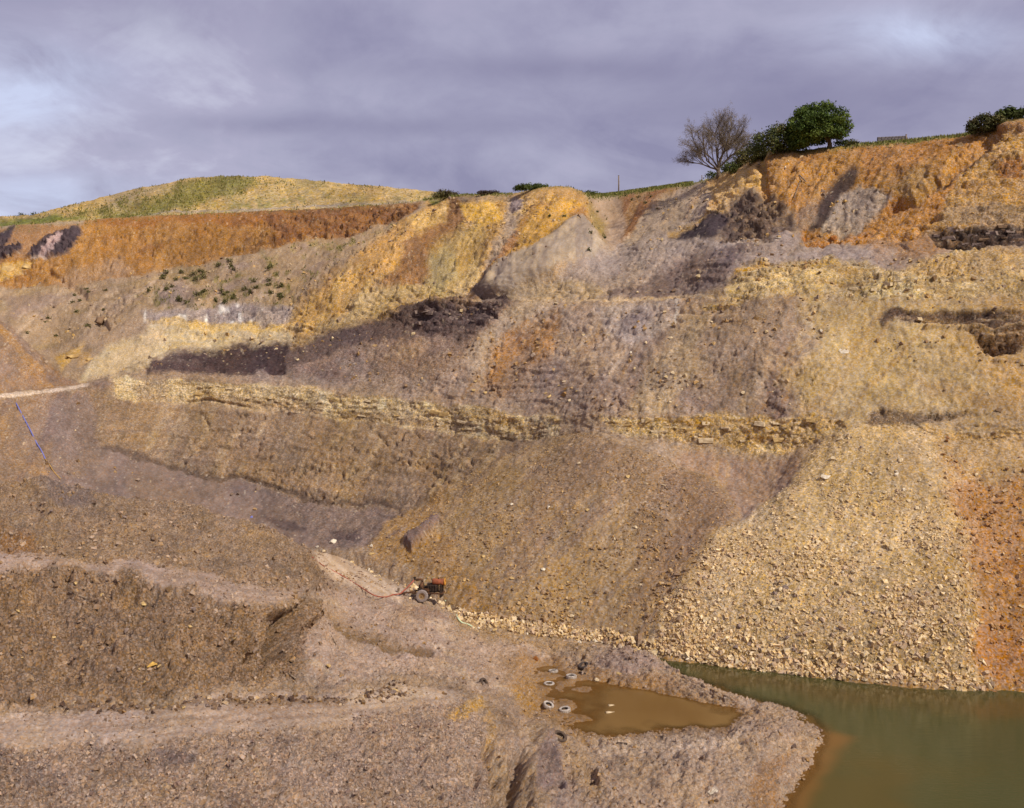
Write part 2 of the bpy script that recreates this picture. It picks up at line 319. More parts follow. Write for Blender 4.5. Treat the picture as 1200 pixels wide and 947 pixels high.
water_side = sstep(980, 1040, fgU) * (fgV > 790); raise_(fg, water_side, -0.6)
# hollows and slumped notches in the mound front
for pts, h in (([(330,715),(352,712),(350,742),(332,775),(300,778),(318,745)], -1.9), ([(352,706),(372,712),(372,735),(356,738)], 0.7),
               ([(270,740),(295,735),(300,760),(280,770)], -0.9), ([(60,690),(80,670),(85,690),(70,700)], -0.5), ([(20,700),(45,690),(40,715)], -.4)):
    raise_(fg, r(pts, 10, 7), h)
cut = r([(326,716),(350,712),(350,745),(332,776),(296,782),(300,760),(316,742)], 8, 12); raise_(fg, cut, -1.1 * sstep(-.1, .5, fbm3(P, .9, 4, 31, .6)) - .5 * pit)
cut2 = r([(568,862),(625,866),(640,890),(625,947),(615,1000),(560,1000),(575,930)], 14, 14); raise_(fg, cut2, -.75 * sstep(.1, .6, fbm3(P, 1.0, 4, 32, .6)))
# gully and buttress at the bottom of the picture
for pts, h, so in (([(604,872),(616,872),(622,884),(610,905),(604,947),(600,1000),(590,1000),(596,930),(598,890)], -.85, 9), ([(628,872),(640,868),(662,905),(672,940),(690,1000),(632,1000),(622,950),(618,900)], 0.35, 8),
               ([(565,870),(575,868),(576,892),(568,893)], -0.7, 6), ([(545,905),(562,903),(558,917),(546,916)], -0.55, 6), ([(555,892),(566,895),(567,903),(560,902)], -0.4, 5),
               ([(690,895),(700,898),(696,925),(688,925)], -0.6, 6), ([(650,912),(662,915),(664,935),(655,932)], -0.4, 5), ([(640,840),(700,900),(760,960),(720,960),(660,905),(618,860)], 0.45, 18)):
    raise_(fg, r(pts, so, 7), h)
raise_(fg, r([(20,500),(60,560),(75,610),(60,610),(40,570),(0,520)], 10, 5), 0.4)
# colours
cN = fbm3(P, 0.35, 4, 55); cS = fbm3(P, 1.5, 3, 66)
fg.C[:] = alb((156, 128, 98))
paint(fg, sstep(-.2, .9, cN), (158, 130, 106), .7); paint(fg, sstep(.1, .9, -cN), (126, 100, 76), .7)
paint(fg, mound, (150, 118, 87), .88); paint(fg, mound * sstep(0, .8, cN), (160, 124, 84), .7); paint(fg, mound * sstep(.1, .8, -cS), (126, 99, 78), .5)
paint(fg, ridge, (150, 120, 89), .85); paint(fg, ridge * sstep(.1, .8, -cN), (127, 103, 80), .7); paint(fg, ridge * sstep(.2,.9,cS), (158,124,80), .5)
paint(fg, r([(-330,590),(0,610),(45,625),(55,650),(20,655),(0,650),(-330,640)], 14, 12), (150, 104, 56), .7)
paint(fg, r([(50,560),(110,558),(108,590),(60,590)], 18, 12), (126, 106, 94), .7)
paint(fg, lower_bank, (174, 143, 116), .92); paint(fg, lower_bank * sstep(.0, .8, -cN), (154, 124, 98), .7); paint(fg, lower_bank * sstep(.3, .9, cS), (194, 164, 132), .6)
paint(fg, r([(180,875),(235,885),(225,905),(185,895)], 14, 10) , (118, 98, 92), .6); paint(fg, r([(-330,890),(60,890),(75,930),(-330,960)], 20, 14), (120, 97, 82), .5)
paint(fg, bench, (164, 136, 113), .97); paint(fg, bench * sstep(0, .8, streak(fg, -8, 60, 4, 77)), (140, 114, 92), .6)
st = streak(fg, 3, 90, 4, 78)
paint(fg, road * (.72 + .28 * sstep(-.3, .3, fbm2(fgU, fgV * 2.5, 1/22, 4, 516, .6))), (170, 143, 119), .97); paint(fg, road * sstep(.0, .8, st), (182, 155, 130), .6); paint(fg, road * sstep(.1, .8, -st), (146, 118, 94), .6)
paint(fg, r([(80,830),(300,824),(400,818),(470,812)], 5, 8, w=4), (122, 94, 68), .7)
paint(fg, r([(400,812),(470,808),(540,815),(520,822),(440,828),(400,826)], 10, 8), (184, 158, 130), .6)
paint(fg, r([(522,833),(545,822),(566,818),(568,830),(540,842),(520,840)], 8, 7), (190, 146, 78), .8)
paint(fg, r([(570,828),(585,850),(578,872),(570,850)], 9, 8), (186, 142, 76), .5)
paint(fg, r([(595,785),(622,790),(650,842),(635,840),(605,812)], 14, 10), (172, 130, 66), .55)
mid = r([(375,690),(480,700),(560,745),(640,760),(640,785),(600,810),(560,800),(480,790),(400,795),(350,790),(375,735)], 16, 10)
paint(fg, mid, (164, 136, 113), .85); paint(fg, mid * sstep(.1, .8, streak(fg, -28, 70, 9, 79)), (182, 154, 122), .7); paint(fg, mid * sstep(.2, .9, cS), (146, 116, 88), .6)
paint(fg, gully_floor, (126, 96, 58), .85); raise_(fg, gully_floor, -.3)
paint(fg, r([(480,755),(512,754),(508,765),(485,763)], 5, 4), (104, 78, 52), .7)
paint(fg, r([(560,690),(600,735),(640,750),(720,755),(640,765),(570,745),(530,722)], 10, 8), (150, 116, 70), .6)
paint(fg, ochre_fringe, (160, 120, 66), .75)
paint(fg, spit, (162, 134, 106), .9); paint(fg, spit * sstep(0, .8, cN), (168, 138, 112), .7); paint(fg, spit * sstep(.2, .9, cS), (140, 108, 84), .6)
paint(fg, r([(700,868),(760,864),(830,858),(870,856),(860,872),(780,882),(705,885)], 10, 9), (190, 162, 132), .7)
paint(fg, r([(690,780),(740,785),(800,800),(800,818),(740,806),(690,795)], 10, 8), (142, 106, 70), .7)
paint(fg, r([(700,765),(745,755),(772,768),(790,785),(740,784),(700,780)], 10, 7), (148, 122, 106), .8)
paint(fg, r([(640,866),(680,900),(740,960),(640,960)], 16, 10), (152, 127, 110), .6); paint(fg, r([(628,878),(640,870),(660,905),(668,930),(625,925)], 6, 5), (128, 106, 98), .85)
paint(fg, r([(640,855),(690,905),(740,960),(715,960),(665,905)], 12, 9), (168, 134, 92), .6)
paint(fg, r([(880,900),(925,880),(920,947),(880,1000)], 14, 9), (150, 110, 70), .7)
paint(fg, track, (196, 168, 136), .95); paint(fg, track2, (178, 152, 122), .7); paint(fg, track * sstep(0, .7, streak(fg, -35, 50, 3, 80)), (168, 134, 96), .7)
paint(fg, r([(455,705),(500,708),(530,725),(500,730),(465,715)], 8, 7), (130, 100, 80), .6)
paint(fg, r([(590,765),(650,770),(700,788),(760,800),(850,822),(878,834),(860,852),(760,858),(690,868),(640,856),(622,820)], 16, 8), (146, 110, 68), .75); paint(fg, pool, (140, 104, 62), .95); paint(fg, pool * sstep(0, .7, cS), (122, 90, 56), .6)
paint(fg, sstep(-.05, -.35, P[..., 2]) * (fgU > 700), (140, 96, 44), .9)
a_ = fbm2(fgU, fgV, 1/60, 5, 511, .6); c_ = fbm2(fgU, fgV, 1/5, 3, 513, .7); e_ = fbm2(fgU, fgV, 1/22, 5, 514, .6); fg.C *= np.clip(1 + .14 * a_ + .14 * c_ + .14 * e_, .5, 1.6)[..., None].astype(np.float32)
w_ = fbm2(fgU, fgV, 1/30, 5, 515, .6) * .07; fg.C *= np.stack([1 + w_ * .6, 1 + w_ * .15, 1 - w_ * 1.6], -1).astype(np.float32)
sp = vn2(fgU * .55, fgV * .55, 5) ; paint(fg, (sp > .93) * (1 - calm), (196, 170, 140), .45); paint(fg, (sp < .07) * (1 - calm), (92, 72, 58), .4)
for mk, g in ((np.ones_like(fgU), .5), (lower_bank, .75), (mound, .8), (ridge, .65), (mid, .38), (spit, .5), (bench, .28), (road, .32), (track, .15), (track2, .25), (pool, .15), (ochre_fringe, .35)): grain(fg, mk, g)
for u0, dv in ((0, 2), (0, 9)):       # wheel ruts in the haul road and the bench road
    pl = [(-330, 848 + dv), (120, 846 + dv), (220, 838 + dv), (330, 828 + dv), (440, 820 + dv), (520, 815 + dv)]; q = r(pl, 2, 3, w=1.6); raise_(fg, q, -.05); paint(fg, q, (150, 122, 98), .35)
for dv in (0, 7):
    pl = [(100, 662 + dv * .5), (200, 672 + dv), (300, 690 + dv), (345, 696 + dv * .6)]; q = r(pl, 2, 3, w=1.3); raise_(fg, q, -.07); paint(fg, q, (136, 110, 88), .4)
finish(fg)

#@@FACE
# ------------------------------------------------------------------ far quarry wall: toe, benches, bluffs, skyline
def wl(pts, sm=6): return line_vd(pts, uc, sm)
toe = [(-330,560,90),(0,575,98),(100,590,103),(200,612,106),(300,632,103),(370,640,97),(420,648,94),(470,672,90),(540,718,83),(600,742,80.5),(700,751,79.6),(780,769,76.3),(850,783,74),(900,788,73),(1000,798,71),(1100,806,69.5),(1200,815,68),(1520,830,66)]
W1 = wl(toe)
W0 = (W1[0] - 3.2, W1[1] - 2.4)
W2 = wl([(-330,520,96),(0,520,106),(100,522,114),(200,545,118),(300,565,114),(370,585,109),(430,600,105),(500,592,102),(600,600,94),(700,600,89.7),(800,610,87),(850,600,86),(930,590,84.5),(1000,640,80.3),(1100,650,78),(1200,660,76.2),(1520,670,74)], 10)
W3 = wl([(-330,480,108),(0,478,114),(100,474,122),(200,470,127),(300,478,123),(400,490,119),(500,500,114),(600,520,107.5),(660,515,103.5),(700,510,99.5),(760,514,96.5),(850,525,94.5),(950,525,91.5),(1000,510,90),(1100,512,88),(1200,518,86),(1520,525,83)])
W4 = wl([(-330,468,109),(0,464,115.5),(100,455,123.5),(150,442,128.5),(200,443,128.3),(300,450,124),(400,462,120),(500,472,115),(600,487,108.5),(660,487,104.3),(700,487,100.3),(760,488,97.3),(850,487,95.2),(950,490,92.2),(1000,492,90.6),(1100,496,88.6),(1200,500,86.6),(1520,505,84)])
W5 = wl([(-330,466,112),(0,463,118),(100,452,126),(150,432,131),(200,430,131),(300,432,129),(400,425,125.5),(500,415,121),(600,420,114.5),(700,420,106.5),(800,415,101),(900,410,98),(1000,410,96.5),(1100,415,94),(1200,415,92),(1520,415,89)], 10)
W6 = wl([(-330,466,116),(0,462,121),(100,451,129),(130,440,133),(165,424,136),(205,408,138),(240,412,137.5),(300,405,137),(340,402,136),(400,383,135),(450,365,133),(500,357,130),(560,351,126),(600,356,122.5),(700,353,116),(800,351,110),(850,338,107),(900,330,105),(1000,322,103),(1050,316,101),(1100,318,100),(1200,322,98),(1520,325,95)], 4)
W7 = wl([(-330,470,126),(0,458,126),(100,452,137),(150,440,146),(200,420,150),(300,412,150),(340,408,148),(400,392,146),(450,375,144),(500,366,141),(560,357,134),(600,355,127),(700,351,119),(800,349,114),(850,335,110),(900,325,108),(1000,312,105.5),(1100,300,104),(1200,297,102),(1520,300,99)])
W8 = wl([(-330,330,140),(0,376,136),(30,402,135),(60,428,135),(100,449,140),(150,425,150),(200,405,155),(300,398,154),(340,392,152),(400,360,150),(450,345,147),(500,335,146),(540,335,143),(560,342,137),(600,330,132),(650,320,128),(700,310,128),(750,320,121),(800,315,118),(850,295,116),(900,285,115),(950,285,114),(1000,278,114),(1050,282,110),(1100,280,107.5),(1200,275,105),(1520,275,102)], 4)
W9 = wl([(-330,345,160),(0,386,152),(30,408,152),(60,425,152),(100,395,158),(150,368,162),(200,361,163),(300,360,161),(345,358,159),(400,320,160),(450,300,160),(500,285,162),(540,275,163),(580,270,158),(600,290,146),(650,275,142),(700,285,138),(750,285,130),(800,280,126),(850,258,124),(900,270,118),(950,270,117.5),(1000,245,120),(1050,255,115),(1100,240,112),(1200,230,109),(1520,230,106)])
W10 = wl([(-330,335,190),(0,332,190),(50,330,188),(100,328,186),(150,320,186),(200,314,188),(270,298,190),(330,285,192),(400,277,194),(450,265,192),(480,252,188),(520,250,178),(560,250,172),(600,250,166),(650,245,160),(690,262,160),(710,265,165),(760,255,150),(800,250,140),(850,225,134),(900,225,126),(950,215,126),(1000,205,126),(1100,190,118),(1150,180,116),(1200,175,114),(1520,170,111)])
W11 = wl([(-330,275,205),(0,264,205),(100,257,202),(160,252,203),(300,247,203),(400,242,205),(480,237,205),(515,231,200),(540,228,186),(600,226,180),(640,218,172),(665,217,172),(690,225,185),(705,226,198),(720,224,198),(760,220,185),(810,213,172),(835,208,160),(860,192,150),(890,177,143),(910,172,138),(940,174,136),(1000,168,135),(1050,165,132),(1130,157,126),(1160,150,123),(1178,140,121),(1200,137,120),(1520,120,116)], 3)
W12 = (W11[0] + 10, W11[1] - 0.25); W13 = (W11[0] + 150, W11[1] - 8)
fc = make_sheet([W0, W1, W2, W3, W4, W5, W6, W7, W8, W9, W10, W11, W12, W13], [5, 95, 72, 26, 50, 48, 14, 44, 34, 42, 50, 10, 8], uc, 6, 1.6)
s = fc; U, V, P = s.U, s.V, s.P
r = lambda pts, soft=5, warp=8, w=None: mask(fc, pts, soft, warp, w)
yb = np.interp(U, *zip(*[(-330,480),(0,478),(100,474),(200,470),(300,478),(400,490),(500,500),(600,520),(700,510),(850,525),(1000,515),(1200,518),(1520,525)]))
bedm = (V - yb) * s.D / F
Pb = np.stack([P[..., 0], P[..., 1] * .4, bedm], -1)
bed = fbm3(Pb, 0.5, 5, 31, 0.62, an=(.22, .15, 2.6)); bedf = fbm3(Pb, 1.4, 3, 41, 0.6, an=(.3, .2, 2.4))
rough = fbm3(P, 0.25, 5, 51, 0.52); grit = fbm3(P, 1.3, 4, 61, 0.6, billow=True); blk = fbm3(P, 0.55, 4, 71, .55, billow=True)
dn = streak(s, 62, 110, 8, 81); dn2 = streak(s, 48, 130, 7, 82); dnv = streak(s, 85, 90, 6, 83)

# --- regions
bedc = lambda k, se: fbm3(np.stack([P[..., 0], P[..., 1] * .4, bedm], -1), k, 4, se, .6, an=(.12, .1, 2.6))
low_wall = r([(100,455),(200,470),(400,490),(500,500),(560,510),(640,520),(560,560),(480,610),(430,640),(380,640),(300,570),(200,545),(110,525)], 12, 8)
low_slope = r([(60,470),(105,460),(112,525),(200,548),(300,572),(372,590),(470,600),(440,640),(370,645),(300,640),(200,620),(100,600),(60,560)], 8, 7)
embank = r([(-330,470),(0,465),(100,455),(130,445),(115,480),(112,530),(70,600),(-330,600)], 10, 7)
scree_d = r([(692,508),(720,520),(790,545),(840,560),(870,600),(850,650),(800,760),(700,760),(600,750),(540,722),(490,680),(430,640),(500,590),(580,545),(640,520)], 8, 8)
scree_p = r([(1000,498),(1025,492),(1075,500),(1115,530),(1128,600),(1140,700),(1150,812),(1000,802),(850,790),(760,772),(800,720),(860,630),(930,560)], 18, 11)
scree_o = r([(1115,530),(1160,560),(1300,560),(1520,560),(1520,850),(1140,812),(1135,700),(1128,600)], 46, 18)
niche = r([(800,530),(930,535),(935,560),(880,610),(862,600),(850,570),(795,545)], 10, 7)
yel = r([(130,442),(200,443),(300,449),(400,461),(500,471),(560,480),(600,487),(660,487),(660,512),(600,520),(560,512),(500,500),(400,490),(300,478),(200,468),(135,462)], 6, 6)
yel2 = r([(700,490),(760,486),(790,490),(850,488),(950,488),(1000,488),(1000,505),(950,525),(860,527),(800,515),(740,510)], 7, 7)
yel3 = r([(1030,500),(1200,505),(1520,510),(1520,525),(1200,520),(1080,515)], 8, 7)
purple = r([(165,430),(175,420),(205,407),(240,411),(300,405),(345,402),(400,382),(450,364),(500,356),(560,350),(605,356),(560,395),(520,430),(500,462),(420,452),(340,441),(250,438)], 6, 7)
coal = r([(205,412),(260,408),(300,405),(338,403),(338,440),(300,436),(270,433)], 6, 7)
coal2 = r([(168,422),(200,421),(265,425),(265,434),(170,430)], 4, 4)
outcrop = r([(450,366),(500,357),(560,350),(600,356),(585,372),(560,392),(540,400),(500,385),(460,378)], 6, 5)
midwall = r([(560,395),(640,355),(850,350),(900,345),(960,340),(960,480),(880,490),(700,487),(600,487),(500,470),(520,430)], 14, 10)
slope_y = r([(930,345),(1000,340),(1200,345),(1520,345),(1520,500),(1200,498),(1080,495),(1000,490),(945,480)], 44, 22)
ledge_r = r([(820,360),(850,350),(870,312),(1000,305),(1060,312),(1130,290),(1200,298),(1520,300),(1520,345),(1200,345),(1000,345),(960,345),(890,352)], 8, 8)
bench_r = r([(600,350),(640,335),(700,300),(760,280),(850,275),(900,272),(980,270),(1090,280),(1130,290),(1060,308),(980,306),(870,310),(850,335),(800,350),(700,352)], 8, 8)
pale_left = r([(95,450),(110,425),(150,395),(180,375),(350,385),(400,350),(345,400),(240,410),(205,405),(165,425),(130,440)], 10, 8)
greyout = r([(165,365),(240,360),(355,358),(358,378),(300,384),(200,382),(170,378)], 6, 6)
tan_bench = r([(-330,335),(0,335),(60,330),(110,328),(200,315),(270,300),(340,286),(420,276),(470,262),(440,290),(380,330),(350,360),(170,362),(100,420),(60,428),(0,376),(-330,340)], 8, 8)
bluff = r([(100,255),(160,250),(300,245),(400,240),(490,236),(470,255),(420,274),(330,286),(270,300),(200,316),(110,328),(60,334),(0,336),(-330,338),(-330,300),(0,300),(60,300),(85,292)], 5, 5)
heap_l = r([(-330,340),(0,376),(30,402),(60,428),(102,452),(0,461),(-330,465)], 6, 4)
yellowcliff = r([(470,262),(490,240),(540,227),(600,225),(650,216),(690,222),(700,255),(690,262),(640,300),(590,335),(560,345),(540,350),(440,365),(345,402),(345,380),(370,345),(420,300)], 20, 14)
wedge = r([(560,342),(575,322),(610,310),(650,285),(670,262),(690,258),(712,290),(700,306),(650,322),(600,345),(575,352)], 5, 5)
wedge_shade = r([(554,340),(566,331),(574,321),(580,340),(588,354),(566,353)], 3, 3)  # shaded left face of the wedge, painted in as a darker colour
ravine = r([(690,225),(720,226),(735,250),(728,285),(712,292),(712,262),(700,242)], 8, 6)
rav_r = r([(720,224),(800,215),(790,235),(750,262),(728,290),(732,262)], 8, 8)
grey_up = r([(640,335),(700,300),(760,275),(830,262),(845,240),(830,205),(810,213),(780,228),(745,265),(715,292),(690,310),(650,325)], 8, 8)
orange_r = r([(905,172),(1000,167),(1050,164),(1130,156),(1165,148),(1180,138),(1200,136),(1520,118),(1520,268),(1200,262),(1100,262),(1060,285),(1000,285),(940,285),(925,240),(890,230)], 6, 6)
buff_r = r([(830,210),(860,192),(890,178),(912,171),(985,180),(975,205),(960,235),(920,240),(880,215),(850,245),(835,255)], 8, 8)
right_terr = r([(1060,275),(1105,245),(1125,205),(1165,160),(1180,140),(1200,137),(1520,120),(1520,268),(1200,262),(1095,268)], 6, 6)
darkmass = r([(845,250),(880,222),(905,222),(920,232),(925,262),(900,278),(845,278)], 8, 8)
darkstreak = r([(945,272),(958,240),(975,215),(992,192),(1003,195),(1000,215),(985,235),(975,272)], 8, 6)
greyfluted = r([(965,272),(985,230),(1005,215),(1045,232),(1020,258),(1000,275)], 7, 6)
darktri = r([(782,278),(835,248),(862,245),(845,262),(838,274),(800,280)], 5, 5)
seam_r = r([(1085,275),(1100,266),(1140,268),(1200,263),(1520,262),(1520,290),(1200,285),(1160,288),(1130,293),(1095,287)], 5, 5)
seam_r2 = r([(1030,372),(1050,366),(1100,362),(1185,366),(1230,368),(1230,390),(1140,384),(1090,380),(1050,378),(1035,384)], 6, 6)
seam_r3 = r([(1125,388),(1200,384),(1230,392),(1215,402),(1185,411),(1165,414),(1145,404)], 7, 8)
seam_l = r([(118,526),(180,540),(250,558),(300,566),(340,575),(370,586),(470,592)], 4, 7, w=3.2)
lens_r = r([(1013,492),(1030,485),(1080,488),(1160,484),(1110,492),(1070,501),(1040,503),(1020,500)], 6, 7)
coal_l = [r(q, 4, 5) for q in ([(-40,290),(8,286),(28,288),(25,298),(0,302),(-40,304)], [(0,272),(14,264),(22,266),(8,284),(-20,290)], [(30,300),(48,283),(65,270),(92,264),(98,270),(86,292),(62,298),(40,302)])]
coal_stk = r([(45,300),(68,272),(76,272),(62,298),(50,302)], 3, 3)
oran_mid = r([(575,470),(560,430),(590,400),(615,375),(650,370),(650,395),(640,430),(610,455)], 16, 12)
grey_band = r([(700,360),(780,352),(800,352),(795,378),(740,400),(710,390)], 7, 6)
darkbench = r([(700,345),(760,325),(800,300),(850,285),(890,288),(860,310),(850,335),(800,350),(740,350)], 12, 10)
stain = r([(850,352),(915,335),(925,360),(900,420),(880,470),(930,488),(840,485),(850,420)], 18, 10)
veins = r([(925,385),(945,400),(930,430),(915,470),(935,490),(905,488),(900,460)], 14, 10)
plate_grass = sstep(11.0, 11.06, s.k)[:, None] * np.ones_like(U)
layered = np.clip(yel + yel2 + yel3 * .7 + outcrop + seam_r + seam_r2 + seam_r3 + right_terr * .8 + ledge_r * .5 + lens_r + greyout * .4 + low_wall * .25 + .0, 0, 1)
smoothz = np.clip(scree_d + scree_p + scree_o + low_slope * .9 + bench_r * .3 + wedge * .8 + slope_y * .65 + midwall * .35 + low_wall * .5, 0, 1)
# --- relief
Pc = P * np.array([.45, .3, 1.0]); crv = sstep(.88, .96, 1 - np.abs(fbm3(Pc, .55, 4, 45, .55))) * sstep(-.15, .3, fbm3(P, .12, 3, 46)); crv2 = sstep(.88, .96, 1 - np.abs(fbm3(P * np.array([.7, .5, 1.0]), 1.3, 3, 47, .55))) * sstep(-.1, .35, fbm3(P, .2, 3, 48))
skyf = 1 - .75 * sstep(10.55, 11, s.k)[:, None]
w1, id1 = worley(P, .55, 5, (1, .6, 1.5)); w2, id2 = worley(P, 1.5, 6, (.8, .6, 1.6))
ridg = 1 - np.abs(fbm3(P, .45, 5, 44, .58)); crag = np.clip(yellowcliff * .8 + buff_r + orange_r * .4 + bluff * sstep(270, 350, U) + bluff * .7 + darkmass + outcrop + layered * .8 - .55 * (yel + yel2) - .5 * right_terr + purple * .35 + pale_left * .5 + greyout * .7 + midwall * .25 + tan_bench * .3 + grey_up * .4, 0, 1)
raise_(s, (1 - .75 * smoothz), rough * 0.34 + (ridg - .6) * .22)
raise_(s, np.clip(crag * 1.1 + .6 * low_wall + .28 * midwall + .25 * slope_y + .6 * bench_r + ledge_r + .5 * tan_bench + .5 * embank, 0, 1) * (1 - np.clip(scree_d + scree_p + scree_o + .7 * low_slope + wedge, 0, 1)), -.42 * crv - .32 * crv2)
tb = bedm / 1.7 + .55 * fbm3(P, .10, 4, 66) + .08 * fbm3(P, .9, 2, 67); saw = (tb - np.floor(tb)); gate = sstep(-.05, .45, fbm3(P * np.array([.5, .5, 1.4]), .22, 4, 68, .6))
tb2 = bedm / .62 + .4 * fbm3(P, .16, 4, 69); saw2 = tb2 - np.floor(tb2)
bz = np.clip(.75 * low_wall + .55 * midwall + .6 * slope_y + ledge_r + .6 * tan_bench + .6 * bluff + .35 * orange_r + .7 * right_terr + .7 * pale_left + .5 * yellowcliff + .6 * bench_r + .8 * greyout, 0, 1) * (1 - np.clip(scree_d + scree_p + scree_o + low_slope + wedge, 0, 1))
raise_(s, bz * gate, .42 * saw ** 3 + .16 * saw2 ** 3)
raise_(s, bluff, ((id1 - .5) * .5 + (id2 - .5) * .35) * (.4 + sstep(250, 340, U)) - .35 * crv2)
raise_(s, crag * (.35 + .65 * sstep(-.5, .4, rough)), (id1 - .5) * .55 + (id2 - .5) * .24 - w1 * .15)
raise_(s, np.ones_like(U), grit * 0.08 + fbm3(P, 4.6, 2, 62, .6) * .07 * (1 - .3 * smoothz) + np.minimum(fbm3(P, 1.1, 4, 63, .62), 0) * .16 * (1 - .5 * smoothz))
raise_(s, layered * (.35 + .65 * sstep(-.35, .35, rough)), (np.clip(bed, -.9, .9) * 0.34 + bedf * .22 + blk * .2) * (1 - .55 * np.clip(yel + yel2, 0, 1)))
raise_(s, np.clip(yel + yel2, 0, 1), 0.04)
raise_(s, low_wall, .10 * np.clip(bedc(.8, 33) * 1.6, -1, 1) * sstep(-.3, .5, rough))
raise_(s, low_wall + midwall * .6, .04 * dn + (.03 + .07 * sstep(0, .6, rough)) * bed + .05 * bedf)
raise_(s, yellowcliff + buff_r + orange_r * .6, dn * 0.14 + dn2 * .1); raise_(s, rav_r + grey_up, dn2 * .2)
raise_(s, bluff, dnv * .10)
raise_(s, gsm(gsm(scree_p, 14, 0), 14, 1), 1.3); raise_(s, gsm(gsm(scree_d, 12, 0), 12, 1), 1.1); raise_(s, gsm(gsm(niche, 12, 0), 14, 1), -.7)
raise_(s, ledge_r + .5 * slope_y * sstep(470, 350, V), .16 * bedf * sstep(-.1, .5, rough)); raise_(s, right_terr, .20 * bedf + .22 * np.clip(bedc(1.1, 35) * 1.5, -1, 1)); raise_(s, r([(1060,243),(1000,268),(965,286)], 6, 6, w=4), -.5)
raise_(s, scree_d, dn2 * .05); raise_(s, scree_p + scree_o, streak(s, 75, 160, 14, 84) * .05)
raise_(s, gsm(gsm(wedge, 5, 0), 5, 1), 1.6); raise_(s, gsm(gsm(r([(572,326),(590,317),(610,308),(650,284),(676,258)], 6, 3, w=5), 3, 0), 3, 1), 1.0); raise_(s, gsm(gsm(ravine, 12, 0), 12, 1), -1.6); raise_(s, gsm(gsm(darkmass, 5, 0), 5, 1), -.7 + .6 * blk); raise_(s, greyfluted, dnv * .16)
raise_(s, r([(1165,155),(1130,190),(1090,225),(1050,245)], 10, 8, w=6), -1.3); raise_(s, r([(1162,138),(1200,136),(1520,120),(1520,150),(1200,152),(1165,150)], 5, 4), .6)
raise_(s, seam_r, -.5); raise_(s, seam_r2, -.05 + .25 * bedf); raise_(s, r([(1085,383),(1130,386),(1200,381),(1240,381)], 2, 4, w=2), .3); raise_(s, seam_r3, -.1 + .3 * bed); raise_(s, seam_l * (.3 + .7 * sstep(-.2, .4, rough)), -.28); raise_(s, r([(1140,404),(1165,410),(1185,408)], 5, 5, w=3), -.3)
raise_(s, r([(215,468),(250,470),(290,475)], 2.5, 4, w=1.2), -.35); raise_(s, coal + coal2, -.2 + .2 * blk); raise_(s, outcrop, .4 + .45 * bed + .25 * bedf)
raise_(s, r([(472,652),(490,640),(520,618),(525,626),(500,648),(485,662)], 6, 5), .7)
for q in coal_l: raise_(s, q, .7 + .9 * grit)
raise_(s, r([(893,178),(897,205),(893,225)], 5, 5, w=4), -.9)
for q in ([(110,372),(128,385),(122,378)], [(60,318),(85,332),(100,345)]): raise_(s, r(q, 4, 4, w=3), -.7)
# --- colours
spk = vn2(U * .62, V * .62, 15); spk2 = vn2(U * .3, V * .3, 16)
s.C[:] = alb((158, 130, 98))
def tex(m, c, lo, hi, f, op=.7): paint(s, m * sstep(lo, hi, f), c, op)
paint(s, embank, (140, 112, 88)); tex(embank, (120, 98, 88), 0, .8, -dn, .7); tex(embank, (160, 122, 76), .1, .8, rough, .5)
paint(s, low_wall, (142, 114, 84)); tex(low_wall, (164, 136, 98), 0, .9, dn, .7); tex(low_wall, (128, 102, 80), .0, .9, -rough, .7); tex(low_wall, (166, 128, 80), .2, .9, bed, .5); tex(low_wall, (124, 100, 80), .2, .8, bedc(.9, 34), .6)
paint(s, low_slope, (128, 105, 89)); tex(low_slope, (142, 116, 96), 0, .8, dn2, .6); tex(low_slope, (118, 97, 88), .1, .8, rough, .5)
paint(s, seam_l, (92, 72, 58), .8)
for q in ([(300,600),(345,612),(350,622),(330,622)], [(385,618),(425,618),(425,632),(390,632)], [(330,608),(360,618),(358,626),(335,622)]): paint(s, r(q, 6, 6), (92, 74, 68), .8)
paint(s, midwall, (160, 132, 104)); tex(midwall, (182, 154, 122), 0, .8, dn2, .7); tex(midwall, (134, 110, 96), .0, .8, -rough, .7); tex(midwall, (176, 128, 66), .3, .9, -dn, .45)
paint(s, oran_mid * (.45 + .55 * sstep(-.3, .4, streak(s, 50, 60, 7, 531))), (182, 126, 62), .7); tex(oran_mid, (160, 104, 50), 0, .7, grit, .6)
paint(s, r([(590,460),(600,430),(640,425),(700,430),(735,450),(720,480),(640,482)], 18, 12), (152, 126, 104), .8)
paint(s, r([(600,360),(640,352),(640,365),(600,390),(560,430),(540,430)], 14, 10), (182, 156, 124), .6)
paint(s, grey_band, (170, 148, 128), .9); tex(grey_band, (206, 192, 172), .35, .9, dnv, .8); tex(grey_band, (134, 114, 106), .2, .8, rough, .6)
paint(s, r([(745,440),(790,430),(770,460),(725,480),(715,470)], 14, 10), (130, 104, 88), .6)
paint(s, stain, (142, 116, 90), .8); tex(stain, (160, 134, 100), .1, .8, dn, .6); paint(s, veins, (116, 92, 84), .7); tex(veins, (160,128,90), .2,.8,dn,.8)
paint(s, r([(790,380),(830,365),(820,420),(780,480),(740,480)], 16, 10), (180, 152, 112), .6)
paint(s, slope_y, (178, 148, 98)); tex(slope_y, (194, 166, 114), .1, .8, rough, .7); tex(slope_y, (166, 130, 80), .1, .9, -dn2, .6); tex(slope_y, (176, 128, 66), 0, 1, (U - 1090) / 150 + .5 * rough, .6)
paint(s, r([(1060,440),(1130,440),(1190,470),(1150,480),(1080,462)], 14, 10), (158, 122, 76), .5)
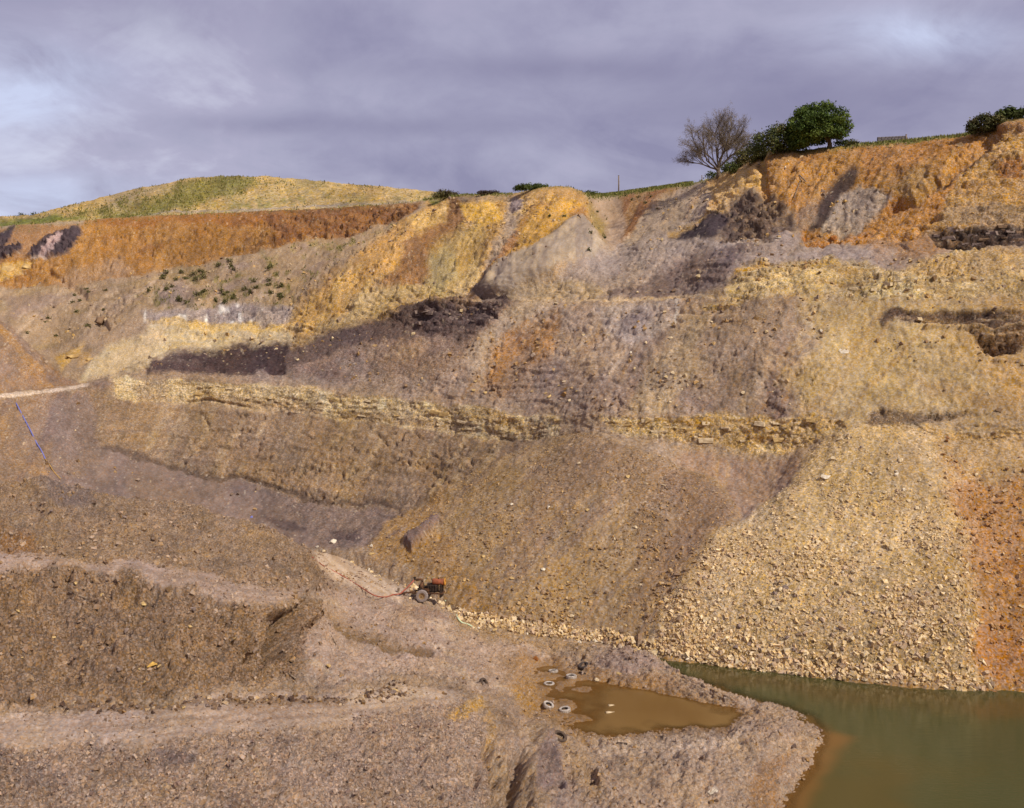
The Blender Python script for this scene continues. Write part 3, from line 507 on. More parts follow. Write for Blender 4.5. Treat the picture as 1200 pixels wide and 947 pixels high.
paint(s, yel, (196, 166, 116)); tex(yel, (220, 192, 138), 0, .7, bedf, .8); tex(yel, (194, 148, 72), .2, .9, bed, .7); tex(yel, (150, 116, 72), .35, .95, -bedf, .7)
tex(yel, (228, 206, 156), .45, .9, fbm2(U, V, 1/14, 3, 17), .8)
paint(s, yel * sstep(-1.7, -.3, bedm) * sstep(-.5, .35, fbm2(U, V, 1/30, 4, 27)), (162, 130, 92), .75); paint(s, yel * sstep(.15, .6, fbm2(U, V, 1/45, 4, 28)), (158, 130, 100), .6)
paint(s, yel2, (196, 158, 98)); tex(yel2, (204, 148, 56), .0, .7, bed, .75); tex(yel2, (224, 192, 128), .1, .8, bedf, .7); tex(yel2, (134, 100, 62), .3, .9, -bedf, .8)
paint(s, r([(720,502),(745,490),(775,492),(790,510),(740,512)], 6, 6), (206, 172, 112), .6)
paint(s, yel3, (190, 152, 96), .8); tex(yel3, (210, 176, 116), .1, .7, bedf, .7)
paint(s, niche, (146, 116, 92), .9); tex(niche, (164, 130, 88), 0, .8, dnv, .6); paint(s, r([(905,535),(940,530),(935,560),(915,570)], 10, 7), (126, 98, 78), .6)
paint(s, scree_d, (158, 127, 86)); tex(scree_d, (140, 112, 86), .0, .7, dn2, .75); tex(scree_d, (172, 132, 76), .1, .8, grit, .6)
paint(s, r([(640,560),(700,515),(760,540),(830,560),(868,605),(840,640),(790,720),(740,720),(760,640),(720,570),(650,620),(600,700),(590,690)], 22, 12), (144, 114, 84), .7)
paint(s, r([(780,560),(840,565),(865,605),(830,650),(790,700),(770,680),(800,610)], 16, 10), (138, 108, 82), .7)
paint(s, r([(430,640),(480,600),(530,570),(520,610),(500,660),(470,670)], 14, 9), (164, 122, 66), .7); paint(s, r([(470,660),(520,640),(600,735),(560,728),(500,690)], 16, 10), (160, 118, 64), .6)
paint(s, scree_p, (200, 166, 112)); tex(scree_p, (176, 142, 96), 0, .7, streak(s, 78, 160, 16, 85), .6); tex(scree_p, (176, 142, 96), 0, 1, (V - 560) / 300 + rough * .3, .35)
paint(s, r([(990,505),(1020,495),(1060,520),(1040,600),(980,700),(880,740),(900,640)], 24, 14), (196, 162, 106), .6)
paint(s, scree_o, (172, 120, 66), .9); tex(scree_o, (176, 128, 70), .1, .8, dnv, .6); tex(scree_o, (154, 100, 54), .1, .8, -rough, .6)
paint(s, r([(1060,525),(1110,545),(1125,600),(1140,760),(1110,800),(1085,700),(1085,600)], 30, 14), (166, 132, 82), .5)
paint(s, r([(1080,505),(1200,520),(1300,520),(1300,560),(1130,560)], 16, 10), (184, 146, 90), .7)
paint(s, lens_r, (124, 100, 76), .9)
for q in ([(760,768),(900,784),(1000,794),(1140,806)],): paint(s, r(q, 10, 6, w=9), (204, 172, 116), .75)
paint(s, sstep(.6, -.1, P[..., 2]) * (U > 780), (150, 108, 52), .6)
paint(s, r([(472,655),(490,640),(520,618),(524,628),(500,648),(485,662)], 5, 5), (126, 102, 92), .95); paint(s, r([(455,640),(480,625),(470,640)], 6, 5), (130, 106, 94), .7)
paint(s, purple, (144, 116, 95)); tex(purple, (116, 92, 80), 0, .8, rough, .7); tex(purple, (164, 134, 104), .1, .8, dn2, .6); paint(s, r([(420,400),(520,395),(540,430),(490,462),(420,450)], 24, 16), (154, 124, 94), .75)
paint(s, r([(400,430),(450,425),(500,440),(495,465),(430,455)], 14, 10), (150, 126, 104), .7); paint(s, r([(395,425),(420,422),(440,440),(420,448),(400,440)], 7, 6), (164, 142, 122), .7)
paint(s, r([(230,430),(340,438),(420,448),(480,462),(300,446)], 7, 7), (152, 128, 106), .8)
paint(s, outcrop, (118, 95, 82), .9); tex(outcrop, (84, 66, 60), .15, .6, -bedf, .85); tex(outcrop, (150, 124, 104), .2, .7, bedf, .7)
paint(s, r([(400,385),(460,370),(470,382),(420,400),(360,420)], 14, 9), (116, 94, 88), .7)
paint(s, r([(165,436),(340,440),(420,425),(500,400),(560,390),(480,420),(400,446),(300,446)], 16, 14), (122, 98, 86), .6); paint(s, r([(168,428),(205,408),(260,410),(345,402),(400,382),(450,364),(500,356),(560,350),(600,356),(590,366),(560,386),(500,390),(450,396),(400,412),(340,436),(250,434),(170,434)], 6, 7), (98, 78, 70), .92); paint(s, coal, (74, 56, 53), .97); paint(s, coal2, (88, 68, 64), .9)
paint(s, ledge_r, (186, 154, 102)); tex(ledge_r, (214, 184, 126), .1, .7, bedf, .75); tex(ledge_r, (200, 150, 68), .1, .8, bed, .6); tex(ledge_r, (140, 104, 62), .3, .9, -bedf, .7)
paint(s, r([(858,318),(900,310),(902,316),(862,326)], 4, 4), (214, 156, 50), .8); paint(s, r([(930,313),(985,308),(990,313),(930,318)], 4, 4), (208, 160, 72), .7)
paint(s, r([(850,335),(900,330),(985,320),(985,326),(920,336),(850,345)], 4, 5), (214, 182, 120), .6)
paint(s, r([(1000,345),(1020,332),(1070,330),(1080,342),(1040,352)], 8, 7), (206, 180, 122), .6); paint(s, r([(1060,312),(1130,293),(1200,292),(1200,312),(1100,322)], 10, 8), (180, 142, 86), .8)
paint(s, bench_r, (156, 134, 116)); tex(bench_r, (180, 154, 130), .1, .8, dn2, .6); tex(bench_r, (136, 112, 102), .1, .8, -rough, .6)
paint(s, darkbench, (116, 95, 86), .88); tex(darkbench, (90, 74, 70), .1, .8, rough, .7); tex(darkbench, (160,134,112), .2,.8,dn2,.5)
paint(s, r([(640,330),(720,340),(700,350),(600,356),(600,345)], 8, 8), (178, 150, 110), .8); paint(s, r([(560,350),(700,352),(860,347)], 3, 3, w=2), (196, 164, 120), .7)
paint(s, r([(900,300),(1000,290),(1060,300),(1000,305),(900,308)], 8, 7), (160, 140, 128), .6)
paint(s, r([(800,280),(880,275),(910,282),(850,288)], 6, 6), (180, 156, 132), .7)
paint(s, r([(1010,282),(1090,275),(1105,292),(1080,303),(1030,300)], 12, 9), (158, 114, 70), .8)
paint(s, tan_bench, (158, 129, 94)); tex(tan_bench, (148, 122, 104), .0, .8, rough, .7); tex(tan_bench, (190, 160, 126), .1, .8, streak(s, 42, 80, 6, 86), .6); tex(tan_bench, (150, 122, 72), .1, .9, streak(s, 15, 60, 9, 87), .5)
gv = sstep(.15, .6, fbm2(U, V, 1/7, 3, 18)) ; paint(s, r([(160,350),(200,325),(270,310),(340,300),(360,330),(350,358),(180,362)], 14, 10) * gv, (112, 100, 52), .7)
paint(s, r([(230,310),(330,290),(430,272),(470,258),(460,275),(330,320),(250,330)], 12, 9) * gv, (148, 128, 70), .6)
paint(s, r([(180,340),(210,332),(235,345),(230,358),(190,356)], 10, 8), (124, 104, 94), .7)
paint(s, r([(0,352),(60,338),(70,345),(20,372)], 10, 9), (136, 112, 102), .5)
paint(s, pale_left, (190, 166, 122)); tex(pale_left, (176, 150, 112), 0, .8, rough, .6); tex(pale_left, (208, 166, 84), .2, .8, bedf, .5); paint(s, r([(110,440),(150,400),(200,380),(170,420),(130,442)], 12, 9), (188, 156, 112), .5)
paint(s, r([(100,400),(160,370),(170,385),(130,410)], 12, 9), (160, 132, 104), .7)
paint(s, greyout, (158, 138, 124)); tex(greyout, (118, 102, 102), .1, .7, dnv, .7); tex(greyout, (218, 206, 186), .35, .75, fbm2(U, V * .5, 1/9, 3, 19), .9)
paint(s, r([(170,376),(200,372),(290,382),(350,378),(360,384),(300,392),(200,384)], 5, 6), (206, 166, 88), .8)
paint(s, r([(64,420),(92,405),(100,404),(98,412),(75,432)], 5, 5), (206, 158, 70), .8); paint(s, r([(95,412),(110,408),(105,428),(95,430)], 5, 5), (190,146,80), .7)
paint(s, bluff, (156, 108, 52)); tex(bluff, (176, 126, 62), .0, .8, dnv, .6); tex(bluff, (140, 92, 48), .1, .8, rough, .7)
paint(s, r([(105,254),(300,246),(330,250),(320,262),(200,262),(110,262)], 7, 7), (150, 92, 40), .75); tex(bluff * sstep(258, 318, U + 30 * s.wx), (108, 72, 46), .0, .5, -blk, .9); paint(s, r([(300,248),(400,243),(480,238),(470,255),(400,276),(320,284)], 10, 8), (128, 84, 52), .6)
paint(s, r([(60,333),(90,310),(140,300),(160,318),(110,328)], 12, 8), (160, 126, 92), .8); paint(s, r([(0,306),(30,306),(42,308),(25,320),(0,328)], 4, 4), (206, 162, 80), .7); paint(s, r([(-100,262),(100,256),(84,292),(60,300),(-100,305)], 6, 5), (164, 118, 74), .9)
paint(s, r([(0,258),(100,256),(98,262),(0,266)], 4, 4), (168, 146, 120), .8)
for q in coal_l: paint(s, q, (70, 60, 68), .95)
paint(s, coal_stk, (176, 146, 140), .9); paint(s, r([(35,302),(60,298),(55,302),(38,304)], 3, 3), (190, 168, 150), .7)
paint(s, heap_l, (140, 111, 86)); tex(heap_l, (166, 122, 68), .0, .7, streak(s, -48, 90, 10, 88), .7); tex(heap_l, (122, 98, 92), .1, .8, -rough, .6)
paint(s, yellowcliff, (190, 144, 76)); tex(yellowcliff, (210, 166, 86), .0, .8, dn, .7); tex(yellowcliff, (160, 108, 52), .1, .8, rough, .6)
paint(s, r([(355,400),(400,350),(440,320),(500,320),(540,345),(450,362)], 18, 12), (182, 154, 104), .8)
paint(s, r([(420,300),(470,262),(500,238),(535,240),(520,255),(470,300),(430,322)], 10, 9), (196, 144, 70), .7); paint(s, r([(480,252),(525,240),(520,262),(490,275)], 7, 6), (216, 172, 92), .7)
paint(s, r([(435,330),(470,305),(520,262),(530,235),(545,232),(545,262),(520,300),(505,330),(480,332)], 10, 9), (140, 92, 56), .75)
paint(s, r([(490,345),(500,295),(535,270),(570,255),(565,280),(545,320),(530,348)], 12, 9), (172, 140, 74), .6); paint(s, r([(497,330),(505,296),(535,285),(530,320),(515,340)], 10, 8), (164, 146, 100), .7)
paint(s, r([(540,240),(585,232),(592,255),(560,262),(545,256)], 6, 6), (212, 160, 54), .8); paint(s, r([(535,233),(560,229),(600,228),(602,234),(545,238)], 4, 4), (138, 116, 92), .7)
paint(s, r([(597,245),(604,228),(618,233),(608,262),(590,290),(575,320),(562,342),(548,345),(565,310),(580,280)], 8, 7), (170, 146, 120), .8); paint(s, r([(598,243),(604,230),(614,235),(607,247)], 4, 3), (128, 112, 116), .8)
paint(s, r([(560,330),(580,300),(605,265),(620,250),(612,270),(590,305),(568,332)], 4, 4), (156, 100, 50), .7)
paint(s, r([(610,262),(630,240),(660,232),(685,235),(672,258),(640,290),(600,318),(580,320)], 9, 9), (200, 146, 50), .8); tex(yellowcliff * (U > 600), (214, 170, 84), .3, .8, blk, .6)
paint(s, r([(520,345),(545,300),(560,300),(552,330),(545,348)], 9, 8), (202, 168, 104), .7)
paint(s, r([(640,218),(692,222),(690,234),(650,232)], 6, 6), (176, 132, 74), .8); paint(s, r([(665,250),(688,240),(694,262),(672,268)], 8, 7), (140, 92, 60), .6)
paint(s, r([(684,258),(712,262),(708,296),(690,298)], 9, 7), (168, 136, 84), .8); paint(s, r([(692,232),(708,250),(710,275),(700,265)], 6, 6), (156, 130, 64), .7)
paint(s, ravine, (172, 142, 112), .9); paint(s, rav_r, (176, 130, 74), .9); tex(rav_r, (160, 104, 58), .0, .7, dn2, .7)
paint(s, grey_up, (176, 150, 120), .95); tex(grey_up, (160, 138, 122), .0, .7, rough, .7); tex(grey_up, (188, 146, 92), .25, .8, dn2, .6)
paint(s, r([(690,300),(760,275),(830,268),(840,280),(760,300),(680,330)], 12, 10), (164, 144, 128), .7)
paint(s, wedge, (176, 152, 122), .95); tex(wedge, (150, 130, 112), .05, .6, dnv, .75); tex(wedge, (196, 172, 140), .1, .7, dn, .6); paint(s, wedge_shade, (112, 94, 84), .9)
paint(s, r([(783,278),(848,246),(850,243),(838,245),(782,272)], 4, 4), (196, 150, 76), .8)
paint(s, buff_r, (194, 152, 90)); tex(buff_r, (208, 170, 112), .0, .8, dn, .6); tex(buff_r, (154, 108, 62), .1, .8, rough, .6)
paint(s, orange_r, (172, 122, 62)); tex(orange_r, (190, 142, 80), .0, .8, dn, .6); tex(orange_r, (148, 94, 46), .1, .8, -rough, .6); paint(s, r([(1000,168),(1130,158),(1150,165),(1080,200),(1010,210)], 14, 10), (168, 110, 50), .6)
paint(s, r([(1040,225),(1080,200),(1100,215),(1060,235)], 10, 8), (160, 126, 76), .6)
paint(s, right_terr, (186, 140, 78)); tex(right_terr, (202, 160, 96), .1, .7, bed, .6); tex(right_terr, (146, 104, 60), .3, .8, -bedf, .7); paint(s, r([(1100,262),(1110,245),(1150,238),(1200,240),(1200,262)], 10, 8), (162, 136, 104), .7)
paint(s, r([(1160,185),(1200,180),(1200,205),(1170,200)], 8, 7), (156, 96, 48), .7); paint(s, r([(1165,138),(1200,136),(1300,126),(1300,150),(1200,152),(1165,152)], 6, 5), (168, 122, 78), .8)
paint(s, r([(965,285),(1010,268),(1060,240),(1105,222),(1120,215),(1100,255),(1060,285)], 8, 7), (186, 128, 62), .7); paint(s, r([(1060,240),(1100,215),(1150,170),(1165,158),(1155,180),(1105,225),(1065,250)], 6, 6), (140, 102, 70), .6)
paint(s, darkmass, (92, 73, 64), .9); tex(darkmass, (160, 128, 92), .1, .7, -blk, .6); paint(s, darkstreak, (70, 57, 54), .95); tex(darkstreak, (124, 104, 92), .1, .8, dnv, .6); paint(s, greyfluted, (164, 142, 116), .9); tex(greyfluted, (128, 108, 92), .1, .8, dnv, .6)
paint(s, r([(925,240),(960,232),(955,265),(930,268)], 10, 8), (138, 116, 96), .7)
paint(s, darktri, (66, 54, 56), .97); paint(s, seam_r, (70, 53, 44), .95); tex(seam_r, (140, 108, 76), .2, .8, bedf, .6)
paint(s, seam_r2, (104, 80, 64), .95); tex(seam_r2, (84, 64, 56), .1, .7, -bedf, .7); tex(seam_r2, (166, 134, 98), .3, .8, bedf, .6); paint(s, seam_r3, (116, 84, 56), .85); tex(seam_r3, (80, 56, 40), .1, .6, -bedf, .7)
for pl in ([(1085,383),(1130,386),(1200,381),(1240,381)], [(1050,374),(1100,372),(1150,374),(1230,371)], [(1100,391),(1150,390),(1240,386)]): paint(s, r(pl, 1.5, 4, w=1.1), (176, 144, 104), .8)
paint(s, r([(1140,402),(1165,409),(1200,404),(1215,398),(1180,400)], 5, 6), (104, 74, 48), .7)
paint(s, r([(945,284),(990,274),(1020,268),(1030,276),(985,286)], 5, 5), (186, 126, 66), .7)
paint(s, r([(0,464),(50,459),(102,451)], 2, 1.5, w=1.8), (204, 178, 150), .95)
paint(s, (spk > .92) * 1.0, (214, 190, 150), .35); paint(s, (spk < .07) * 1.0, (96, 76, 62), .35)
def drift(s, k=1.0, ang=64):
    a = fbm2(s.U, s.V, 1/70, 5, 501, .6); b = streak(s, ang, 46, 3.2, 502, 4); c = fbm2(s.U, s.V, 1/5, 3, 503, .7); e = fbm2(s.U, s.V, 1/26, 5, 504, .62)
    s.C *= np.clip(1 + k * (.14 * a + .07 * b + .20 * c + .15 * e), .5, 1.6)[..., None].astype(np.float32)
    w = fbm2(s.U, s.V, 1/34, 5, 505, .5) * .075 * k; s.C *= np.stack([1 + w * .6, 1 + w * .15, 1 - w * 1.6], -1).astype(np.float32)
ang_ = 64 - 14 * scree_d
drift(s)
b2 = streak(s, 52, 120, 5, 521, 4); b3 = streak(s, 76, 150, 6, 522, 4); b4 = streak(s, 66, 60, 4, 523, 4)
s.C *= np.clip(1 + .12 * b2 * np.clip(scree_d + .7 * midwall, 0, 1) + .09 * b3 * (scree_p + scree_o) + .10 * b4 * np.clip(low_wall + stain + grey_up + yellowcliff + buff_r + orange_r * .6 + rav_r, 0, 1), .55, 1.5)[..., None].astype(np.float32)
for mk, g in ((scree_p, .55), (scree_p * sstep(640, 790, V), .9), (scree_d, .38), (scree_d * sstep(.1, .6, b2), .75), (scree_o, .5), (low_slope, .22), (low_wall, .4), (embank, .4), (midwall, .4), (slope_y, .32), (bench_r, .35), (purple, .6), (outcrop, .8), (tan_bench, .42), (pale_left, .4), (bluff, .42), (yellowcliff, .5), (orange_r, .5), (grey_up, .4), (wedge, .15), (ravine, .3), (layered, .75), (niche, .3), (heap_l, .35)): grain(s, mk, g)
# turf on top of the cliff and over the edge
gr = sstep(10.8, 11.0, s.k + .06 * fbm2(U, V, 1/10, 3, 23).mean(0)[0])[:, None] * np.ones_like(U)
gcol = fbm2(U, V, 1/9, 3, 24); gr = gr * np.clip(sstep(680, 700, U) + .35 * sstep(490, 520, U) + .12, 0, 1)
paint(s, gr * (1 - np.clip(mask(s, [(600,226),(690,217),(690,224),(600,232)], 4, 2), 0, 1) * .6), (116, 112, 48), .9); paint(s, gr * sstep(0, .8, gcol), (150, 130, 70), .7)
paint(s, r([(690,226),(760,221),(812,213)], 3, 2, w=2.2), (122, 118, 50), .9); paint(s, r([(1060,166),(1100,161),(1140,156)], 3, 2, w=2), (112, 112, 44), .8); paint(s, r([(0,262),(60,258),(100,255)], 3, 2, w=2), (120, 124, 50), .8)
paint(s, r([(500,236),(512,234),(522,238),(505,240)], 3, 3), (118, 120, 46), .8)
s.disp *= skyf
finish(fc)

#@@HILL
# ------------------------------------------------------------------ spoil hill behind the left bluff
uh = UCOL[(UCOL > -335) & (UCOL < 575)][::2]
def hl(pts, sm=6):
    p = np.array(pts, float); v = np.interp(uh, p[:, 0], p[:, 1]); d = np.interp(uh, p[:, 0], p[:, 2])
    return d, CZ + (HV - smooth_u(v, uh, sm)) * d / F
H1 = hl([(-330,272,216),(0,263,216),(100,256,213),(160,251,214),(300,246,214),(400,241,216),(480,236,216),(540,232,213),(580,232,211)])
H0 = (H1[0] - 10, H1[1] - 3)
H3 = hl([(-330,275,300),(0,258,290),(40,256,285),(70,245,280),(130,229,275),(180,217,270),(230,208,268),(265,205,267),(300,206,267),(350,210,267),(400,214,266),(480,222,262),(510,228,258),(540,235,250),(580,240,248)])
H2 = (H1[0] * .55 + H3[0] * .45, H1[1] * .42 + H3[1] * .58)
H4 = (H3[0] + 40, H3[1] - 2); H5 = (H3[0] + 140, H3[1] - 14)
hill = make_sheet([H0, H1, H2, H3, H4, H5], [4, 30, 30, 8, 8], uh, 8, 1.5)
s = hill; U, V = s.U, s.V; r = lambda pts, soft=5, warp=6, w=None: mask(hill, pts, soft, warp, w)
raise_(s, np.ones_like(U), fbm3(s.P, .12, 4, 91) * .5 + fbm3(s.P, .8, 3, 92, billow=True) * .22)
hn = fbm2(U, V * 1.8, 1/16, 4, 93); hf = fbm2(U, V, 1/4, 3, 94)
s.C[:] = alb((188, 154, 90)); paint(s, sstep(0, .8, hn), (162, 140, 84), .8); paint(s, sstep(.2, .9, -hn), (196, 158, 98), .7)
gz = r([(90,255),(130,242),(180,230),(215,214),(255,205),(290,206),(300,215),(250,232),(230,245),(160,253)], 14, 9); paint(s, gz, (120, 118, 50), .8); paint(s, gz * sstep(0, .6, hf), (150, 134, 66), .6)
paint(s, r([(230,240),(300,230),(370,225),(350,240),(260,247)], 16, 10) * sstep(-.2, .5, hf), (126, 122, 58), .7); paint(s, r([(400,235),(520,226),(520,240),(420,240)], 14, 8) * sstep(-.3, .5, hf), (132, 122, 62), .7)
paint(s, r([(110,248),(150,225),(190,214),(180,225),(140,242)], 10, 6), (168, 144, 100), .8)
paint(s, r([(-330,272),(0,258),(40,256),(70,252),(100,256),(0,266),(-330,280)], 5, 4), (112, 120, 48), .9)
paint(s, r([(160,251),(300,246),(400,241),(480,236)], 2, 2, w=1.2), (160, 146, 132), .8)
drift(s, 1.3, 20); s.G[:] = .75
finish(hill)

# ------------------------------------------------------------------ link terrain pieces as named parts of the setting
rr = lambda sh, k: int(np.searchsorted(sh.k, k))
def band(name, sh, k0, k1, mat, c0=0, c1=None):
    a, b = rr(sh, k0), rr(sh, k1) + 1; return sheet_object(sh, name, mat, a, b, c0, c1)
band('clay_bank', fg, 0, 3, MAT_FG); band('haul_road', fg, 3, 4, MAT_FG); band('spoil_mound', fg, 4, 6, MAT_FG); band('bench_road', fg, 6, 7, MAT_FG)
band('spoil_ridge', fg, 7, 8, MAT_FG); band('pit_floor', fg, 8, 10, MAT_FG)
cs = int(np.searchsorted(UCOL, 480))
band('lower_quarry_slope', fc, 0, 3, MAT_FACE, 0, cs + 1); band('scree_slope', fc, 0, 3, MAT_FACE, cs)
QW = band('quarry_wall', fc, 3, 7, MAT_FACE); QU = band('upper_quarry_wall', fc, 7, 11, MAT_FACE); band('plateau', fc, 11, 13, MAT_HILL)
band('spoil_hill', hill, 0, 5, MAT_HILL)
gm = plain_mat('far_ground', (120, 108, 66), .95, .3, .02)
gnd = mesh_from('ground', [(-6000,-3000,-4.0),(6000,-3000,-4.0),(6000,9000,-4.0),(-6000,9000,-4.0)], [0,1,2,3], [4], gm); tag(gnd, kind='structure')

#@@WATER
def water_mat(name, rough):
    m, t, b = new_mat(name); L = t.links.new
    at = N('ShaderNodeAttribute', t, attribute_name='tint'); L(at.outputs['Color'], b.inputs['Base Color'])
    tcx = N('ShaderNodeTexCoord', t); n = N('ShaderNodeTexNoise', t); n.inputs['Scale'].default_value = 1.6; n.inputs['Detail'].default_value = 5
    mp = N('ShaderNodeMapping', t); mp.inputs['Scale'].default_value = (1, 2.2, 1); L(tcx.outputs['Object'], mp.inputs[0]); L(mp.outputs[0], n.inputs['Vector'])
    bp = N('ShaderNodeBump', t); bp.inputs['Strength'].default_value = 0.16; bp.inputs['Distance'].default_value = 0.05; L(n.outputs['Fac'], bp.inputs['Height']); L(bp.outputs[0], b.inputs['Normal'])
    b.inputs['Roughness'].default_value = rough; b.inputs['IOR'].default_value = 1.33; b.inputs['Specular IOR Level'].default_value = .38
    tp_ = N('ShaderNodeBsdfTransparent', t); tp_.inputs[0].default_value = (.80, .66, .42, 1); ms = N('ShaderNodeMixShader', t); L(at.outputs['Alpha'], ms.inputs[0]); L(tp_.outputs[0], ms.inputs[1]); L(b.outputs[0], ms.inputs[2]); L(ms.outputs[0], t.nodes['Material Output'].inputs['Surface'])
    return m
def water(name, pts, colfn, mat, z=0.0, murk=.5):
    """flat sheet over a ground-plan outline; colour is the suspended ochre and clay, plus the scree reflection painted on the pond"""
    g = Sheet(); n = 150
    p = np.array(pts); x0, y0 = p.min(0); x1, y1 = p.max(0)
    X, Y = np.meshgrid(np.linspace(x0, x1, n), np.linspace(y0, y1, n)); ins = sdist(pts, X, Y) > -0.6
    g.P = np.stack([X, Y, np.full_like(X, z)], -1); g.U = 600 + X / Y * F; g.V = HV + (CZ - z) / Y * F
    g.wx = fbm2(X, Y, .25, 3, 301); g.wy = fbm2(X, Y, .25, 3, 302); g.C = np.zeros(X.shape + (3,), np.float32); g.A = np.ones(X.shape); colfn(g)
    # murk: the bed shows through where the water thins out over it
    sel = (fg.P[..., 1] > y0 - 2) & (fg.P[..., 1] < y1 + 2) & (fg.P[..., 0] > x0 - 2) & (fg.P[..., 0] < x1 + 2); q = fg.P[sel]; gi = np.clip(((q[:, 0] - x0) / (x1 - x0) * (n - 1)).round().astype(int), 0, n - 1); gj = np.clip(((q[:, 1] - y0) / (y1 - y0) * (n - 1)).round().astype(int), 0, n - 1)
    zs = np.zeros((n, n)); ct = np.zeros((n, n)); np.add.at(zs, (gj, gi), q[:, 2]); np.add.at(ct, (gj, gi), 1); zs = gsm(gsm(zs, 1.5, 0), 1.5, 1); ct = gsm(gsm(ct, 1.5, 0), 1.5, 1); dep = np.where(ct > .02, z - zs / np.maximum(ct, .02), 1.0)
    g.A = .35 + .65 * sstep(.03, murk, dep)
    i = np.arange(n * n).reshape(n, n); k = ins[:-1, :-1] & ins[1:, :-1] & ins[:-1, 1:] & ins[1:, 1:]
    f = np.stack([i[:-1, :-1][k], i[:-1, 1:][k], i[1:, 1:][k], i[1:, :-1][k]], -1)
    used = np.unique(f); re = np.full(n * n, -1); re[used] = np.arange(len(used))
    return tag(mesh_from(name, g.P.reshape(-1, 3)[used], re[f].ravel(), np.full(len(f), 4), mat, np.concatenate([g.C, np.clip(g.A, 0, 1)[..., None]], -1).reshape(-1, 4)[used], True), kind='structure')
def px2plan(l): return [((u - 600) * (CZ * F / (v - HV)) / F, CZ * F / (v - HV)) for u, v in l]
def pond_col(g):
    g.C[:] = alb((66, 70, 36))
    paint(g, mask(g, [(780,765),(850,780),(1000,795),(1200,812),(1520,830),(1520,850),(1200,838),(1000,822),(850,806)], 22, 10), (86, 68, 32), .7)  # brown reflection of the scree along the far shore, put into the water colour
    paint(g, mask(g, [(930,830),(985,862),(1010,880),(1060,900),(1080,960),(1060,1050),(860,1050),(900,940),(950,890)], 50, 24), (84, 70, 28), .7)
    paint(g, mask(g, [(960,845),(994,862),(990,880),(956,920),(942,970),(900,970),(940,890)], 22, 10), (122, 82, 34), .85)
    paint(g, mask(g, [(1060,850),(1200,850),(1400,870),(1400,950),(1160,930),(1080,890)], 40, 20), (62, 70, 40), .7)
def pool_col(g):
    g.C[:] = alb((122, 90, 42)); paint(g, mask(g, [(690,805),(760,818),(840,835),(800,845),(720,846),(680,830)], 20, 12), (114, 82, 36), .8)
    paint(g, mask(g, [(600,760),(660,780),(700,796),(650,812),(620,800)], 20, 10), (146, 112, 66), .85)
WM = water_mat('ochre_water', 0.10)
water('pond_water', px2plan([(735,745),(880,780),(1520,800),(1520,1080),(860,1080),(905,950),(960,870),(905,824),(860,811),(800,787),(760,768)]), pond_col, WM, 0.0)
water('pool_water', px2plan([(600,765),(640,770),(690,785),(760,800),(840,818),(875,830),(868,848),(770,862),(690,868),(640,850),(620,820),(600,790)]), pool_col, WM, -0.04, .24)

#@@OBJ
# ------------------------------------------------------------------ locating points on the built ground
AU = np.concatenate([q.PU.ravel() for q in SHEETS]); AV = np.concatenate([q.PV.ravel() for q in SHEETS])
AP = np.concatenate([q.P.reshape(-1, 3) for q in SHEETS]); AN = np.concatenate([q.NN.reshape(-1, 3) for q in SHEETS])
def at(u, v, nrm=False):
    for rad in (1.7, 4, 10, 30):
        i = np.where((np.abs(AU - u) < rad) & (np.abs(AV - v) < rad))[0]
        if len(i):
            near = AP[i, 1].min(); j = i[AP[i, 1] < near + 2.5]
            j = j[np.argmin((AU[j] - u) ** 2 + (AV[j] - v) ** 2)]
            return (AP[j].copy(), AN[j].copy()) if nrm else AP[j].copy()
    raise ValueError((u, v))
# ------------------------------------------------------------------ loose stones
BOX = np.array([(-1,-1,-1),(1,-1,-1),(1,1,-1),(-1,1,-1),(-1,-1,1),(1,-1,1),(1,1,1),(-1,1,1)], float)
BOXF = np.array([(0,3,2,1),(4,5,6,7),(0,1,5,4),(1,2,6,5),(2,3,7,6),(3,0,4,7)])
def rot_mats(n, tilt=1.0):
    q = RNG.normal(size=(n, 4)); q[:, 1:3] *= tilt; q /= np.linalg.norm(q, axis=1, keepdims=True); w, x, y, z = q.T
    return np.stack([np.stack([1-2*(y*y+z*z), 2*(x*y-z*w), 2*(x*z+y*w)], -1), np.stack([2*(x*y+z*w), 1-2*(x*x+z*z), 2*(y*z-x*w)], -1), np.stack([2*(x*z-y*w), 2*(y*z+x*w), 1-2*(x*x+y*y)], -1)], 1)
def stone_verts(n, size, flat=0.6, jit=0.38):
    b = BOX[None] + RNG.uniform(-jit, jit, (n, 8, 3)) * np.array([1.3, 1.3, 1]); b[:, 4:, :2] *= RNG.uniform(.45, .95, (n, 1, 1))
    b = b * np.stack([np.ones(n), RNG.uniform(.6, 1, n), flat * RNG.uniform(.6, 1.2, n)], -1)[:, None] * (size * .5)[:, None, None]
    return np.einsum('nij,nkj->nki', rot_mats(n, .6), b)
def sample(sh, idx):
    R, K = sh.U.shape; i, j = idx // K, idx % K; i1, j1 = np.minimum(i + 1, R - 1), np.minimum(j + 1, K - 1); a, b = RNG.random((2, len(idx), 1)); p = sh.P
    return p[i, j] + a * (p[i, j1] - p[i, j]) + b * (p[i1, j] - p[i, j])
